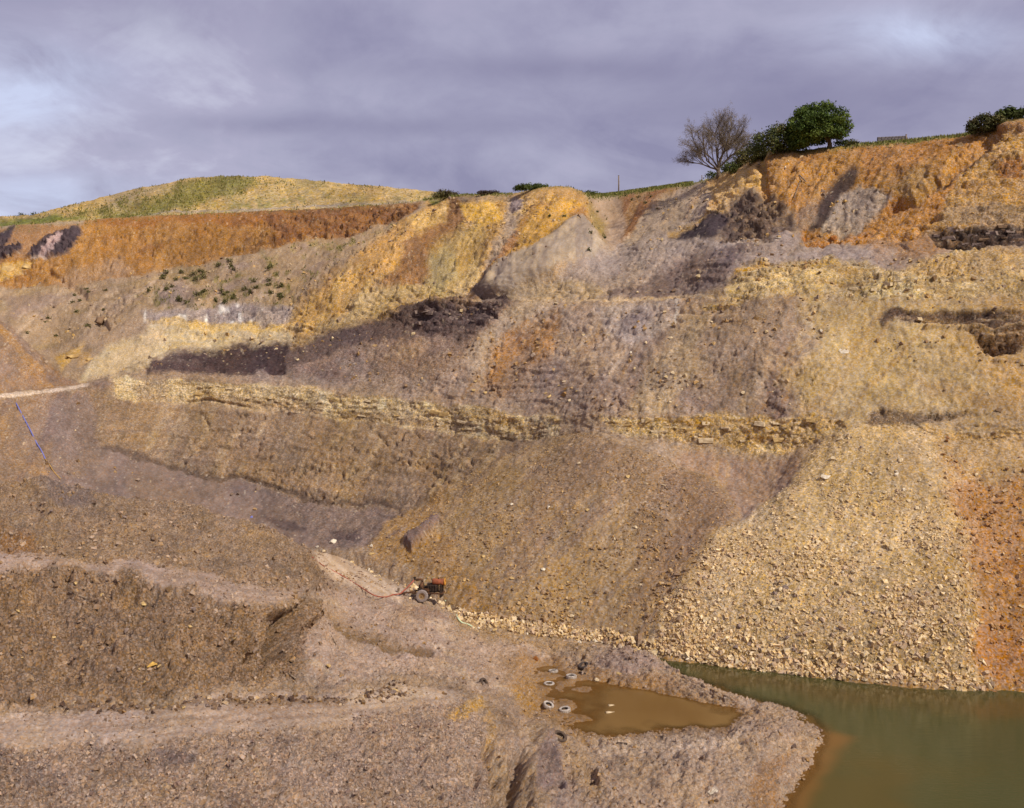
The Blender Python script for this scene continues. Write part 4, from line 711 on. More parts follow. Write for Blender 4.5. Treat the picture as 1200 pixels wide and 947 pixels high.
def scatter(name, sh, weight, n, smin, smax, cols, power=2.2, sink=0.15, flat=.6, label=None, grade=None):
    w = (weight * sh.area).ravel(); w[w < 0] = 0; w = w / w.sum()
    idx = RNG.choice(len(w), n, p=w); size = smin * (smax / smin) ** (RNG.random(n) ** power)
    if grade: size = size * np.interp(sh.V.ravel()[idx], grade[0], grade[1])
    c = sample(sh, idx) + sh.NN.reshape(-1, 3)[idx] * (size * (.25 - sink))[:, None] + RNG.normal(size=(n, 3)) * np.array([.05, .05, 0])
    v = stone_verts(n, size, flat) + c[:, None]
    col = np.array([alb(q) for q in cols])[RNG.integers(0, len(cols), n)] * RNG.uniform(.8, 1.15, (n, 1))
    f = (BOXF[None] + (np.arange(n) * 8)[:, None, None]).reshape(-1)
    o = mesh_from(name, v.reshape(-1, 3), f, np.full(n * 6, 4), MAT_STONE, np.repeat(col, 8, 0)); tag(o, label, None, None, 'stuff'); return o
m = lambda sh, pts, so=10, wp=8, w=None: mask(sh, pts, so, wp, w)
vis = lambda sh: ((sh.NN[..., 1] < .25) & (sh.U > -60) & (sh.U < 1260)).astype(np.float32)
PALE = [(216,182,126),(204,170,116),(226,196,144),(194,160,110),(186,154,118)]; OCH = [(162,124,76),(176,136,82),(148,114,76),(186,150,98),(142,114,88)]
CLOD = [(146,116,87),(162,132,104),(132,104,80),(172,142,112),(154,122,86)]
clumpy = sstep(-.1, .5, fbm3(fc.P, .35, 3, 401))
scatter('scree_stones', fc, vis(fc) * scree_p * (.25 + .75 * sstep(540, 780, fc.V)) * (.3 + clumpy), 19000, .05, .36, PALE, 3.6, .26, .55, None, ((500, 620, 800), (.5, .8, 1.35)))
scatter('scree_foot_stones', fc, vis(fc) * m(fc, [(540,728),(620,746),(700,752),(780,769),(850,783),(1000,798),(1130,808)], 6, 3, w=7), 2600, .10, .42, PALE, 2.2)
scatter('dark_scree_stones', fc, vis(fc) * scree_d * (.3 + clumpy) , 9000, .05, .32, OCH, 3.4, .26, .55, None, ((500, 620, 740), (.55, .8, 1.35)))
scatter('ochre_scree_stones', fc, vis(fc) * scree_o * (.3 + clumpy), 2500, .06, .34, [(164,112,64),(180,136,84),(140,98,60),(190,154,104)], 3)
scatter('wall_rubble', fc, vis(fc) * np.clip(midwall + slope_y + bench_r * .7 + purple * .6 + ledge_r + low_slope * .25, 0, 1) * clumpy, 6500, .08, .5, OCH + [(150,126,104),(200,172,124)], 2.8)
scatter('upper_wall_rubble', fc, vis(fc) * np.clip(tan_bench + yellowcliff * .6 + pale_left + grey_up * .7 + orange_r * .4 + darkmass + heap_l * .3, 0, 1) * clumpy, 4500, .12, .65, [(190,160,116),(160,134,106),(200,158,90),(140,114,92)], 2.6)
ccl = sstep(-.15, .5, fbm3(fg.P, .5, 3, 402))
scatter('mound_clods', fg, vis(fg) * np.clip(mound + ridge * .8, 0, 1) * (.2 + ccl), 11000, .04, .30, CLOD, 3.2, .26, .85)
scatter('bank_clods', fg, vis(fg) * lower_bank * (.2 + ccl), 10000, .03, .17, [(168,139,114),(150,122,98),(184,154,126),(134,108,92)], 3.0, .22, .85)
scatter('ground_clods', fg, vis(fg) * (1 - np.clip(mound + ridge + lower_bank + road * .9 + bench + pool, 0, 1)) * (fg.P[..., 2] > -.05) * (.15 + ccl), 6000, .04, .24, [(150,124,102),(134,108,88),(170,142,116),(160,124,80)], 3.0, .22, .8)
scatter('road_debris', fg, vis(fg) * m(fg, [(70,832),(200,828),(300,824),(400,818),(480,812)], 5, 8, w=5), 420, .05, .3, [(110,84,60),(92,70,56),(140,108,72),(180,150,112)], 2.2)
scatter('road_grit', fg, vis(fg) * (road + bench) * (.15 + ccl), 1600, .03, .16, [(150,124,100),(128,102,80),(180,152,124)], 3.0, .22, .8)
scatter('floor_rubble', fg, vis(fg) * m(fg, [(380,640),(430,650),(480,680),(520,705),(560,735),(500,700),(450,668),(400,648)], 12, 6), 600, .10, .5, PALE, 2.2)
#@@THINGS
# ------------------------------------------------------------------ small mesh builder
class MB:
    def __init__(self): self.v = []; self.f = []
    def add(self, v, f): o = len(self.v); self.v += [tuple(map(float, q)) for q in v]; self.f += [tuple(i + o for i in q) for q in f]; return self
    def box(self, c, d, rz=0.0, ry=0.0, bev=0.0):
        c = np.array(c); h = np.array(d) / 2.0; b = min(bev, h.min() * .9)
        R = np.array([[math.cos(rz), -math.sin(rz), 0], [math.sin(rz), math.cos(rz), 0], [0, 0, 1]]) @ np.array([[math.cos(ry), 0, math.sin(ry)], [0, 1, 0], [-math.sin(ry), 0, math.cos(ry)]])
        if b <= 0: return self.add((BOX * h) @ R.T + c, BOXF)
        vs = []
        for z, k in ((-h[2], h - b), (-h[2] + b, h), (h[2] - b, h), (h[2], h - b)):
            x, y = k[0], k[1]; e = b if abs(z) < h[2] - 1e-9 else b * .3
            for p in ((x-e,-y),(x,-y+e),(x,y-e),(x-e,y),(-x+e,y),(-x,y-e),(-x,-y+e),(-x+e,-y)): vs.append((p[0], p[1], z))
        f = [tuple(range(7, -1, -1)), tuple(range(24, 32))]
        for r_ in range(3):
            for i in range(8): j = (i + 1) % 8; f.append((r_*8+i, r_*8+j, r_*8+8+j, r_*8+8+i))
        return self.add(np.array(vs) @ R.T + c, f)
    def tube(self, pts, rad, n=6, cap=True):
        p = np.array(pts, float); m_ = len(p); rad = np.broadcast_to(np.array(rad, float), (m_,)); t = np.gradient(p, axis=0); vs = []
        up = np.array([0.13, 0.31, 0.94]); 
        for i in range(m_):
            d = t[i] / (np.linalg.norm(t[i]) + 1e-9); a = np.cross(d, up); 
            if np.linalg.norm(a) < .15: a = np.cross(d, np.array([1., .1, 0]))
            a /= np.linalg.norm(a); b = np.cross(d, a)
            for k in range(n): w = 2 * math.pi * k / n; vs.append(p[i] + rad[i] * (math.cos(w) * a + math.sin(w) * b))
        f = [(i*n+k, i*n+(k+1) % n, (i+1)*n+(k+1) % n, (i+1)*n+k) for i in range(m_-1) for k in range(n)]
        if cap: f += [tuple(range(n-1, -1, -1)), tuple((m_-1)*n + k for k in range(n))]
        return self.add(vs, f)
    def lathe(self, prof, n=24, closed=True, axis='z', c=(0, 0, 0), mod=None):
        vs = []; m_ = len(prof)
        for k in range(n):
            w = 2 * math.pi * k / n
            for i, (rr_, h) in enumerate(prof):
                q = rr_ + (mod(k, i) if mod else 0); x, y = q * math.cos(w), q * math.sin(w)
                vs.append({'z': (x, y, h), 'x': (h, x, y), 'y': (x, h, y)}[axis])
        f = []
        for k in range(n):
            k2 = (k + 1) % n
            for i in range(m_ if closed else m_ - 1): j = (i + 1) % m_; f.append((k*m_+i, k2*m_+i, k2*m_+j, k*m_+j))
        return self.add(np.array(vs) + np.array(c), f)
    def build(self, name, mat, parent=None, smooth=False, loc=None, rot=None):
        me = bpy.data.meshes.new(name); me.from_pydata(self.v, [], self.f); me.update()
        if smooth: me.polygons.foreach_set('use_smooth', np.ones(len(me.polygons), bool))
        me.materials.append(mat); o = bpy.data.objects.new(name, me); COL.objects.link(o)
        if parent: o.parent = parent
        if loc is not None: o.location = loc
        if rot is not None: o.rotation_euler = rot
        return o
def empty(name, loc, rot=(0, 0, 0)):
    o = bpy.data.objects.new(name, None); o.location = loc; o.rotation_euler = rot; o.empty_display_size = .3; COL.objects.link(o); return o
from mathutils import Vector, Matrix
def align(n, spin=0.0): return (Vector(n).to_track_quat('Z', 'Y') @ Matrix.Rotation(spin, 3, 'Z').to_quaternion()).to_euler()

# ------------------------------------------------------------------ boulders and countable stones
import bmesh
def hull(seed, n=15, flat=.65):
    g = np.random.default_rng(seed); p = g.normal(size=(n, 3)); p /= np.linalg.norm(p, axis=1, keepdims=True); p *= np.array([.5, .42, .5 * flat]) * g.uniform(.85, 1.05, (n, 1))
    bm = bmesh.new()
    for q in p: bm.verts.new(q)
    res = bmesh.ops.convex_hull(bm, input=bm.verts); 
    bmesh.ops.delete(bm, geom=[e for e in res['geom_interior'] if isinstance(e, bmesh.types.BMVert)], context='VERTS')
    return bm
HULLS = {}
def rock_mesh(kind, mat, flat, n=14, seeds=6):
    if kind not in HULLS:
        HULLS[kind] = []
        for q in range(seeds):
            me = bpy.data.meshes.new(kind); bm = hull(hash(kind) % 7 * 0 + sum(map(ord, kind)) + q * 17, n, flat); bm.to_mesh(me); bm.free(); me.materials.append(mat); HULLS[kind].append(me)
    return random.choice(HULLS[kind])
def rock_mat(name, c, d): return plain_mat(name, c, .93, .3, 2.2, 0, .5, d, .08)
RM = {'pale': rock_mat('pale_sandstone', (220,196,152), (176,148,108)), 'yellow': rock_mat('yellow_sandstone', (206,172,106), (166,130,80)), 'orange': rock_mat('orange_clay', (186,116,48), (140,84,38)),
      'grey': rock_mat('grey_shale', (150,128,112), (104,86,78)), 'brown': rock_mat('brown_clay', (136,106,76), (96,74,56)), 'white': rock_mat('white_stone', (228,214,186), (184,164,134))}
def boulder(u, v, px, kind, label, flat=.65, group=None, name='boulder', sink=.18):
    p, n = at(u, v, True); size = px * p[1] / F; p[2] = max(p[2], -.04) if 600 < u < 880 and v > 760 and v < 860 else p[2]; o = bpy.data.objects.new(name, rock_mesh(kind + '_rock' + ('_flat' if flat < .4 else ''), RM[kind], flat)); COL.objects.link(o)
    o.location = p + n * size * (flat * .5 - sink); o.rotation_euler = align(n * .6 + np.array([0, 0, .4]), random.uniform(0, 6.28)); o.scale = (size, size * random.uniform(.8, 1.05), size * random.uniform(.85, 1.1))
    return tag(o, label, 'rock', group)
for a in [(944,283,11,'orange','round orange clay boulder, left of the pair on the bench under the orange cliff'), (976,280,12,'orange','round orange clay boulder, right of the pair on the bench under the orange cliff'),
          (913,278,8,'white','flat white slab lying on the grey bench below the dark cliff hollow', .3), (828,360,7,'pale','pale yellow block perched below the left end of the yellow ledge'),
          (834,377,5,'pale','small pale stone just below the pale yellow block under the ledge'), (989,411,13,'white','long white slab on the buff slope above the yellow rock band', .32),
          (962,388,7,'white','white stone upslope to the left of the long white slab'), (979,393,6,'pale','pale stone between the white stone and the long white slab'), (1076,340,8,'white','white stone at the foot of the yellow ledge above the dark right-hand seam', .4),
          (1074,421,7,'yellow','yellow stone alone on the buff slope below the dark right-hand seam', .4), (739,414,6,'white','small white stone below the pale grey rock patch in the wall centre'), (789,437,8,'pale','pale slab-like stone on the slope right of the wall centre', .4),
          (786,397,7,'pale','pale block among rubble below the right end of the grey patch'), (757,402,6,'pale','pale block at the lower right corner of the grey rock patch'), (984,516,9,'pale','pale block near the very top of the pale scree', .5),
          (976,538,9,'pale','second pale block down from the top of the pale scree', .45), (968,559,13,'white','largest white block high on the left edge of the pale scree', .5), (991,606,8,'white','white block in the upper middle of the pale scree'),
          (1002,639,12,'pale','big tan block in the middle of the pale scree', .5), (982,655,9,'white','greyish white slab just left of the big tan block on the scree', .35), (1001,671,8,'pale','pale stone below the big tan block on the scree'),
          (952,672,8,'pale','flat pale stone on the left middle of the scree', .3), (915,691,9,'pale','pale block low on the left part of the scree'), (1144,556,7,'pale','lone pale stone on the bare slope right of the scree top'),
          (599,592,5,'white','small white stone alone on the upper brown scree'), (643,595,6,'white','white block on the upper brown scree right of centre'), (637,668,6,'white','bluish white stone low on the brown scree'),
          (390,636,10,'white','large white block at the upper end of the pit track', .6), (372,641,6,'white','white stone at the left edge of the pit track top'), (380,646,7,'pale','pale stone below the large white block by the pit track', .5),
          (436,640,7,'white','white stone on the ochre toe of the scree above the pit track'), (435,649,8,'yellow','yellowish slab below the white stone on the scree toe', .4), (432,668,9,'white','white-topped block beside the middle of the pit track', .5),
          (439,676,9,'pale','flat pale block next below the white-topped one by the track', .45), (446,680,6,'yellow','small yellow stone touching the flat pale block by the track'), (462,662,6,'grey','grey stone on the bank between the track and the scree'),
          (835,928,14,'white','flat pale stone on the near bank at the water edge', .3), (594,801,8,'grey','grey stone on the ochre bank left of the brown pool', .5), (726,789,8,'yellow','cream stone at the foot of the grey heap on the spit', .5),
          (700,797,7,'pale','flat cream stone at the far rim of the brown pool', .35), (628,773,9,'orange','bright yellow-orange lump on the mud above the brown pool', .75), (758,493,13,'yellow','thick yellow slab jutting from the rock band right of centre', .35),
          (776,505,9,'yellow','smaller yellow slab under the jutting thick slab', .35), (738,503,9,'yellow','yellow block left of the jutting thick slab', .4), (84,418,20,'yellow','long yellow sandstone block above the left spoil heap', .45),
          (105,421,12,'yellow','shorter yellow sandstone block right of the long one above the left spoil heap', .5), (12,316,22,'yellow','tilted yellow sandstone slab at the far left under the coal heaps', .4), (34,313,16,'yellow','yellow sandstone slab right of the tilted one under the coal heaps', .35),
          (119,377,17,'brown','overhanging brown block on the left bench slope', .7), (920,197,5,'white','small white stone stuck high on the buff cliff under the tree'), (336,750,6,'brown','dark clod in the hollow at the right end of the spoil mound', .8),
          (385,780,9,'yellow','ochre stone on the track right of the spoil mound', .5), (60,600,7,'grey','grey block on the left part of the spoil ridge'), (145,607,7,'grey','dark grey block on the middle of the spoil ridge'), (52,640,10,'pale','flat pale stone at the left end of the bench road', .3)]:
    boulder(*a[:5], *(a[5:] or ()))
WORD = {'pale': 'pale buff', 'white': 'whitish', 'yellow': 'ochre yellow', 'grey': 'grey', 'brown': 'dark brown'}
def stones(poly, n, pxlo, pxhi, kinds, what, zones, tail, group, name='stone', flat=.65):
    k = 0; xs = [q[0] for q in poly]; ys = [q[1] for q in poly]
    while k < n:
        u, v = random.uniform(min(xs), max(xs)), random.uniform(min(ys), max(ys))
        if sdist(poly, np.array([u]), np.array([v]))[0] < 0: continue
        t = random.random() ** 2; px_ = pxlo + (pxhi - pxlo) * t; kd = random.choice(kinds)
        z = zones[0][min(len(zones[0]) - 1, int((u - min(xs)) / (max(xs) - min(xs)) * len(zones[0])))]; 
        if len(zones) > 1: z = zones[1][min(len(zones[1]) - 1, int((v - min(ys)) / (max(ys) - min(ys)) * len(zones[1])))] + ' ' + z
        boulder(u, v, px_, kd, f"{'large' if t > .45 else 'small' if t < .12 else 'middling'} {WORD[kd]} {what} {z} {tail}", flat, group, name); k += 1
stones([(560,733),(640,748),(700,750),(780,765),(850,780),(1000,794),(1130,804),(1130,810),(1000,801),(850,787),(780,773),(700,756),(560,742)], 110, 4, 9, ['pale','pale','yellow','white'], 'stone in the', [['pump-side end', 'stretch behind the grey spit heap', 'stretch at the channel head', 'stretch by the open pond', 'orange end']], 'of the scree-foot strip', 'stones along the scree foot')
stones([(1000,520),(1060,520),(1110,640),(1130,790),(1000,780),(820,760),(900,660)], 70, 4, 9, ['pale','pale','white','grey'], 'stone on the', [['left', 'middle', 'right'], ['upper', 'central', 'lower']], 'part of the pale scree', 'large stones on the pale scree')
stones([(640,540),(700,520),(800,560),(830,620),(780,740),(600,730),(520,690)], 40, 4, 7, ['yellow','pale','brown'], 'stone on the', [['left', 'middle', 'right'], ['upper', 'central', 'lower']], 'part of the brown scree', 'large stones on the brown scree')
stones([(150,826),(300,819),(460,808),(470,815),(300,830),(150,836)], 34, 4.5, 10, ['brown','brown','grey','yellow'], 'clay lump in the', [['left', 'middle', 'right']], 'part of the debris line on the road', 'lumps along the haul road', 'clay_lump', .75)
stones([(500,430),(640,440),(760,430),(880,460),(760,480),(560,470)], 40, 4, 8, ['yellow','pale','brown'], 'stone in the rubble above the', [['left', 'middle', 'right']], 'part of the yellow rock band', 'stones above the yellow band')
stones([(0,660),(200,700),(330,730),(330,780),(100,810),(0,810)], 40, 4, 9, ['brown','yellow','grey'], 'clod in the', [['left', 'middle', 'right'], ['upper', 'lower']], 'face of the near spoil mound', 'clods in the spoil mound', 'clod', .8)

# ------------------------------------------------------------------ rock slabs that stand out of the layered bands: parts of the wall
SLM = {}
def slabs(parent, poly, n, kinds, wlo, whi, asp=.32, tilt=0.0):
    xs = [q[0] for q in poly]; ys = [q[1] for q in poly]; k = 0
    while k < n:
        u, v = random.uniform(min(xs), max(xs)), random.uniform(min(ys), max(ys))
        if sdist(poly, np.array([u]), np.array([v]))[0] < 0: continue
        kd = random.choice(kinds); key = (kd, random.randrange(5))
        if key not in SLM:
            g = np.random.default_rng(key[1] * 31 + len(kd)); b = BOX * .5 + g.uniform(-.11, .11, (8, 3)); me = bpy.data.meshes.new('slab'); me.from_pydata([tuple(q) for q in b], [], [tuple(q) for q in BOXF]); me.materials.append(RM[kd]); SLM[key] = me
        p, nn = at(u, v, True); w = (wlo + (whi - wlo) * random.random() ** 1.8) * p[1] / F; yaw = math.atan2(nn[0], -nn[1]) 
        o = bpy.data.objects.new('stone_slab', SLM[key]); COL.objects.link(o); o.parent = parent; o.location = p - nn * .26 * w + np.array([0, 0, .0]); o.rotation_euler = (random.uniform(-.12, .12), tilt + random.uniform(-.1, .1), yaw * .6 + random.uniform(-.25, .25))
        o.scale = (w, w * random.uniform(.5, .8), w * asp * random.uniform(.55, 1.3)); k += 1
slabs(QW, [(132,448),(200,446),(300,452),(400,464),(500,473),(500,496),(400,486),(300,474),(200,464),(140,458)], 46, ['yellow','pale','pale'], 4, 12, .22, .06)
slabs(QW, [(505,478),(560,482),(660,492),(655,510),(600,515),(560,508),(505,496)], 22, ['yellow','pale'], 5, 14, .3, .1)
slabs(QW, [(710,492),(790,490),(950,490),(1000,490),(990,508),(940,522),(865,524),(800,512),(720,508)], 38, ['yellow','pale','yellow'], 5, 16, .32)
slabs(QW, [(985,345),(1010,330),(1130,322),(1140,340),(1080,350),(1000,354)], 45, ['yellow','pale','pale'], 4, 13, .35)
slabs(QW, [(460,366),(500,360),(585,356),(575,375),(545,392),(505,382)], 28, ['grey'], 6, 20, .25, .1)
slabs(QU, [(540,252),(580,255),(590,266),(560,270),(540,264)], 22, ['yellow','pale'], 4, 10, .4); slabs(QU, [(484,248),(510,240),(525,246),(495,258)], 12, ['yellow','pale'], 5, 12, .4); slabs(QU, [(610,240),(628,236),(632,252),(615,262)], 14, ['yellow','brown'], 4, 9, .5)
slabs(QU, [(1090,268),(1200,264),(1200,284),(1160,286),(1100,284)], 26, ['brown','grey'], 6, 16, .3)

# ------------------------------------------------------------------ foliage
def leaf_mat(name):
    m_, t, b = new_mat(name); L = t.links.new; a = N('ShaderNodeAttribute', t, attribute_name='tint'); L(a.outputs['Color'], b.inputs['Base Color']); b.inputs['Roughness'].default_value = .6; b.inputs['Specular IOR Level'].default_value = .2
    tr = N('ShaderNodeBsdfTranslucent', t); L(a.outputs['Color'], tr.inputs['Color']); mx_ = N('ShaderNodeMixShader', t); mx_.inputs[0].default_value = .22
    L(b.outputs[0], mx_.inputs[1]); L(tr.outputs[0], mx_.inputs[2]); L(mx_.outputs[0], t.nodes['Material Output'].inputs['Surface']); return m_
LEAF = leaf_mat('leaves'); BARK = plain_mat('bark', (122, 104, 84), .95, .4, 3, 0, .6, (76, 62, 50), .05)
def leaves(name, clumps, n, size, cols, parent=None, shell=.75, mat=None, long=1.0):
    """n leaf-sized quads filling ellipsoid clumps (centre, radii)"""
    cl = np.array([list(c) + list(r_) for c, r_ in clumps], float); wv = (cl[:, 3] * cl[:, 4] * cl[:, 5]) ** .7; pick = RNG.choice(len(cl), n, p=wv / wv.sum())
    d = RNG.normal(size=(n, 3)); d /= np.linalg.norm(d, axis=1, keepdims=True); rad = shell + (1 - shell) * RNG.random(n) - .35 * (RNG.random(n) ** 3)
    c = cl[pick, :3] + d * rad[:, None] * cl[pick, 3:]; c += RNG.normal(size=(n, 3)) * size * .8
    nn = d + RNG.normal(size=(n, 3)) * .55 + np.array([0, 0, .35]); nn /= np.linalg.norm(nn, axis=1, keepdims=True); a = np.cross(nn, RNG.normal(size=(n, 3))); a /= np.linalg.norm(a, axis=1, keepdims=True) + 1e-9; b = np.cross(nn, a)
    sz = size * RNG.uniform(.6, 1.3, n)[:, None]; v = np.stack([c - a * sz * long, c - b * sz * .5, c + a * sz * long, c + b * sz * .5], 1)
    tint = np.array([alb(q) for q in cols]); ck = tint[RNG.integers(0, len(tint), len(cl))][pick] * .65 + tint[RNG.integers(0, len(tint), n)] * .35
    return mesh_from(name, v.reshape(-1, 3), np.arange(n * 4), np.full(n, 4), mat or LEAF, np.repeat(ck * RNG.uniform(.8, 1.2, (n, 1)), 4, 0), False, parent)
GREEN = [(74,88,34),(92,104,42),(60,74,30),(84,92,40)]; OLIVE = [(98,96,46),(116,108,56),(80,82,38)]
def bush(u, v, wpx, hpx, label, cols=GREEN, n=500, group=None, name='bush', d=None, leaf=.15, lean=0.0):
    p = at(u, v) if d is None else unproj(np.array(u), np.array(v), d); k = p[1] / F; w, h = wpx * k, hpx * k; e = empty(name, p); tag(e, label, 'bush', group)
    cl = []; nc = max(4, int(wpx / 4))
    for i in range(nc):
        t = (i + .5) / nc - .5; x = t * w + random.uniform(-.1, .1) * w / 2; hh = h * (1 - (abs(t) * 1.7) ** 2 * .55) * random.uniform(.8, 1.04); z0 = lean * x
        cl += [((x, random.uniform(-.3, .3) * h, z0 + hh * .45), (max(w / nc * 1.5, h * .3), h * .45, hh * .5)), ((x + random.uniform(-.2, .2) * w / nc, random.uniform(-.3, .3) * h, z0 + hh * .78), (max(w / nc * 1.1, h * .22), h * .3, hh * .22))]
    leaves('foliage', cl, n, leaf, cols, e, .55)
    st = MB()
    for i in range(4): x = random.uniform(-.25, .25) * w; st.tube([(x * .4, 0, -.2), (x * .8, .05, h * .3), (x, random.uniform(-.1, .1), h * .7)], [.05, .035, .015], 5)
    st.build('stem', BARK, e); return e
# big leafy tree on the cliff top
def grow(mb, tips, p, d, L_, rad, depth, spread, up, n=5):
    pts = [p]; q = p.copy(); dd = d.copy()
    for i in range(4):
        dd = dd + RNG.normal(size=3) * .13 + np.array([0, 0, up]) ; dd /= np.linalg.norm(dd); q = q + dd * L_ / 4; pts.append(q.copy())
    mb.tube(pts, np.linspace(rad, rad * .55, 5), n if depth > 2 else (4 if depth > 1 else 3), False)
    if depth == 0: tips.append(q); return
    for c in range(3 if depth > 2 else 4):
        f = [1.0, .72, .5, .3][c]; base = pts[min(4, int(round(f * 4)))]; a = RNG.normal(size=3); a -= dd * a.dot(dd); a /= np.linalg.norm(a)
        nd = dd * math.cos(spread) + a * math.sin(spread) if c else dd + a * .25; nd[2] += .06; nd /= np.linalg.norm(nd)
        grow(mb, tips, base.copy(), nd, L_ * RNG.uniform(.62, .8), rad * (.55 if c else .6), depth - 1, spread, up, n)
RNG = np.random.default_rng(23); bp = at(842, 207); k = bp[1] / F; H_ = 66 * k
bt = empty('bare_tree', bp); tag(bt, 'almost leafless spreading tree standing on the cliff edge left of the leafy tree', 'tree')
tr = MB(); tr.tube([(0,0,-.4), (.05,0,.5), (-.05,.05,H_*.10), (0,0,H_*.17)], [.42,.33,.28,.25], 9); tr.build('trunk', BARK, bt, True)
tips_all = []
for i, (ax, ay, L_) in enumerate([(-.86,.2,.31),(-.55,-.4,.34),(-.24,.3,.39),(.0,-.2,.41),(.22,.35,.40),(.58,-.35,.35),(.92,.15,.32),(.1,.7,.34),(-.1,-.6,.36)]):
    mb = MB(); tips = []; RR = None; dv = np.array([ax, ay, .95 if abs(ax) < .45 else .58]); dv /= np.linalg.norm(dv)
    grow(mb, tips, np.array([0, 0, H_ * (.10 + .01 * i)]), dv, H_ * L_, .15, 5, .48, .02); mb.build('limb', BARK, bt); tips_all += tips
tp = np.array(tips_all); tp = tp[RNG.choice(len(tp), min(2600, len(tp)), False)]
leaves('leaf_spray', [(q, (.3, .3, .3)) for q in tp], 7000, .06, [(124,108,72),(108,94,64),(138,122,78)], bt)
leaves('twig_spray', [(q, (.42, .42, .42)) for q in tp], 9000, .03, [(136,118,94),(120,104,82),(150,132,104)], bt, .2, None, 9.0)
bp = at(962, 174); k = bp[1] / F
gt = empty('leafy_tree', bp); tag(gt, 'dense dark green round-topped tree on the cliff top', 'tree')
tr = MB(); tr.tube([(1.2,0,-.4),(1.0,0,1.0),(.7,.1,2.2)], [.30,.24,.18], 9); tr.build('trunk', BARK, gt, True)
tr = MB(); tr.tube([(1.0,0,.7),(.2,.2,1.9),(-1.2,.1,3.2)], [.16,.13,.08], 7); tr.tube([(.9,0,1.2),(1.9,.1,2.4),(2.6,0,3.3)], [.14,.1,.06], 7); tr.build('limb', BARK, gt, True)
cl = []
for i in range(92):
    a = random.uniform(0, 6.283); e = math.asin(random.uniform(-.75, 1)); x = math.cos(a) * math.cos(e) * 33 * k; y = math.sin(a) * math.cos(e) * 28 * k
    z = 25 * k + math.sin(e) * (24 if e > 0 else 19) * k + .10 * x
    if 9 * k < x < 22 * k and z < 14 * k: continue
    q = random.uniform(4.5, 8.5) * k; cl.append(((x - 3 * k, y, z), (q * 1.2, q, q * .66)))
for i in range(26):
    a = random.uniform(0, 6.283); t = random.random() ** .5; cl.append(((math.cos(a) * t * 26 * k - 4 * k, math.sin(a) * t * 20 * k, random.uniform(12, 38) * k), (9 * k, 9 * k, 7 * k)))
for i in range(14): cl.append(((random.uniform(-36, -6) * k, random.uniform(-12, 10) * k, random.uniform(3, 14) * k), (7 * k, 7 * k, 6 * k)))
leaves('crown', cl, 19000, .17, [(66,88,24),(92,112,34),(50,70,20),(108,124,44)], gt, .8)
for a in [(912,180,56,38,'big olive bush hiding the left foot of the leafy tree',OLIVE+GREEN,6500),(882,192,38,24,'low olive scrub on the cliff edge between the two trees',OLIVE,2600),(862,202,30,17,'dark scrub sloping down the cliff edge towards the bare tree',OLIVE+GREEN,1500),
          (834,208,14,8,'small green bush behind the foot of the bare tree',GREEN,300),(990,171,24,8,'low green bush under the right side of the leafy tree',GREEN,500),(1000,169,12,5,'tiny bush at the right end of the low growth by the leafy tree',OLIVE,160),
          (1153,156,32,24,'dark ragged bush at the cliff top, left of the right-hand knoll',[(72,78,36),(96,96,50),(84,70,44)],3000),(1182,136,26,14,'green bush on top of the right-hand knoll',GREEN,2600),(1208,134,30,14,'bush at the right edge behind the knoll',GREEN,1500),
          (1170,146,16,12,'small yellowish bush between the dark bush and the knoll',OLIVE,400),(522,233,24,11,'purplish brown bush on the skyline above the yellow cliff',[(98,84,56),(110,104,54),(84,72,52)],1800),(571,227,22,5,'low dark hump of scrub on the skyline left of the hedge',[(70,58,48),(90,76,56)],800),
          (622,223,40,9,'long low green hedge on top of the yellow cliff',GREEN,2400),(693,225,14,4,'grassy tuft at the right foot of the yellow cliff top',GREEN,160)]:
    bush(*a[:5], a[5], a[6])
for u, v, w, h, d, lb in ((10,259,26,6,296,'low hedge at the far left skyline'),(25,258,10,9,296,'round small tree on the far left skyline'),(40,257,9,8,294,'small dark tree nearest the hill foot on the left skyline')): bush(u, v, w, h, lb, [(62,72,40),(80,86,48)], 350, None, 'small_tree' if 'tree' in lb else 'hedge', d, .2)
def rand_in(poly):
    xs = [q[0] for q in poly]; ys = [q[1] for q in poly]
    while True:
        u, v = random.uniform(min(xs), max(xs)), random.uniform(min(ys), max(ys))
        if sdist(poly, np.array([u]), np.array([v]))[0] > 0: return u, v
for i in range(46):
    u, v = rand_in([(160,356),(170,326),(215,316),(300,300),(350,318),(340,352),(250,360)]); bush(u, v, random.uniform(3, 7), random.uniform(3, 7), f"small olive shrub on the {'left' if u < 225 else 'middle' if u < 285 else 'right'} {'upper' if v < 332 else 'lower'} tan bench slope above the grey outcrop", OLIVE + [(88,84,40)], 60, 'shrubs on the tan bench slope', 'shrub', None, .16)
for i in range(14):
    u, v = rand_in([(20,400),(60,350),(110,335),(150,345),(110,390)]); bush(u, v, random.uniform(2.5, 5), random.uniform(2, 4), f"tiny olive shrub on the {'far left' if u < 60 else 'middle' if u < 95 else 'right'} {'upper' if v < 368 else 'lower'} grey slope above the left spoil heap", OLIVE, 36, 'shrubs above the left heap', 'shrub', None, .14)
for i in range(12):
    u, v = rand_in([(640,250),(700,240),(712,285),(690,300),(655,270)]) if i < 6 else rand_in([(720,230),(800,222),(760,255)]); bush(u, v, random.uniform(2.5, 5), random.uniform(2, 4), 'tiny green shrub on the steep left side of the ravine below the grassy skyline' if i < 6 else 'tiny green shrub on the open right side of the ravine below the grassy skyline', OLIVE + GREEN, 36, 'shrubs in the ravine', 'shrub', None, .12)
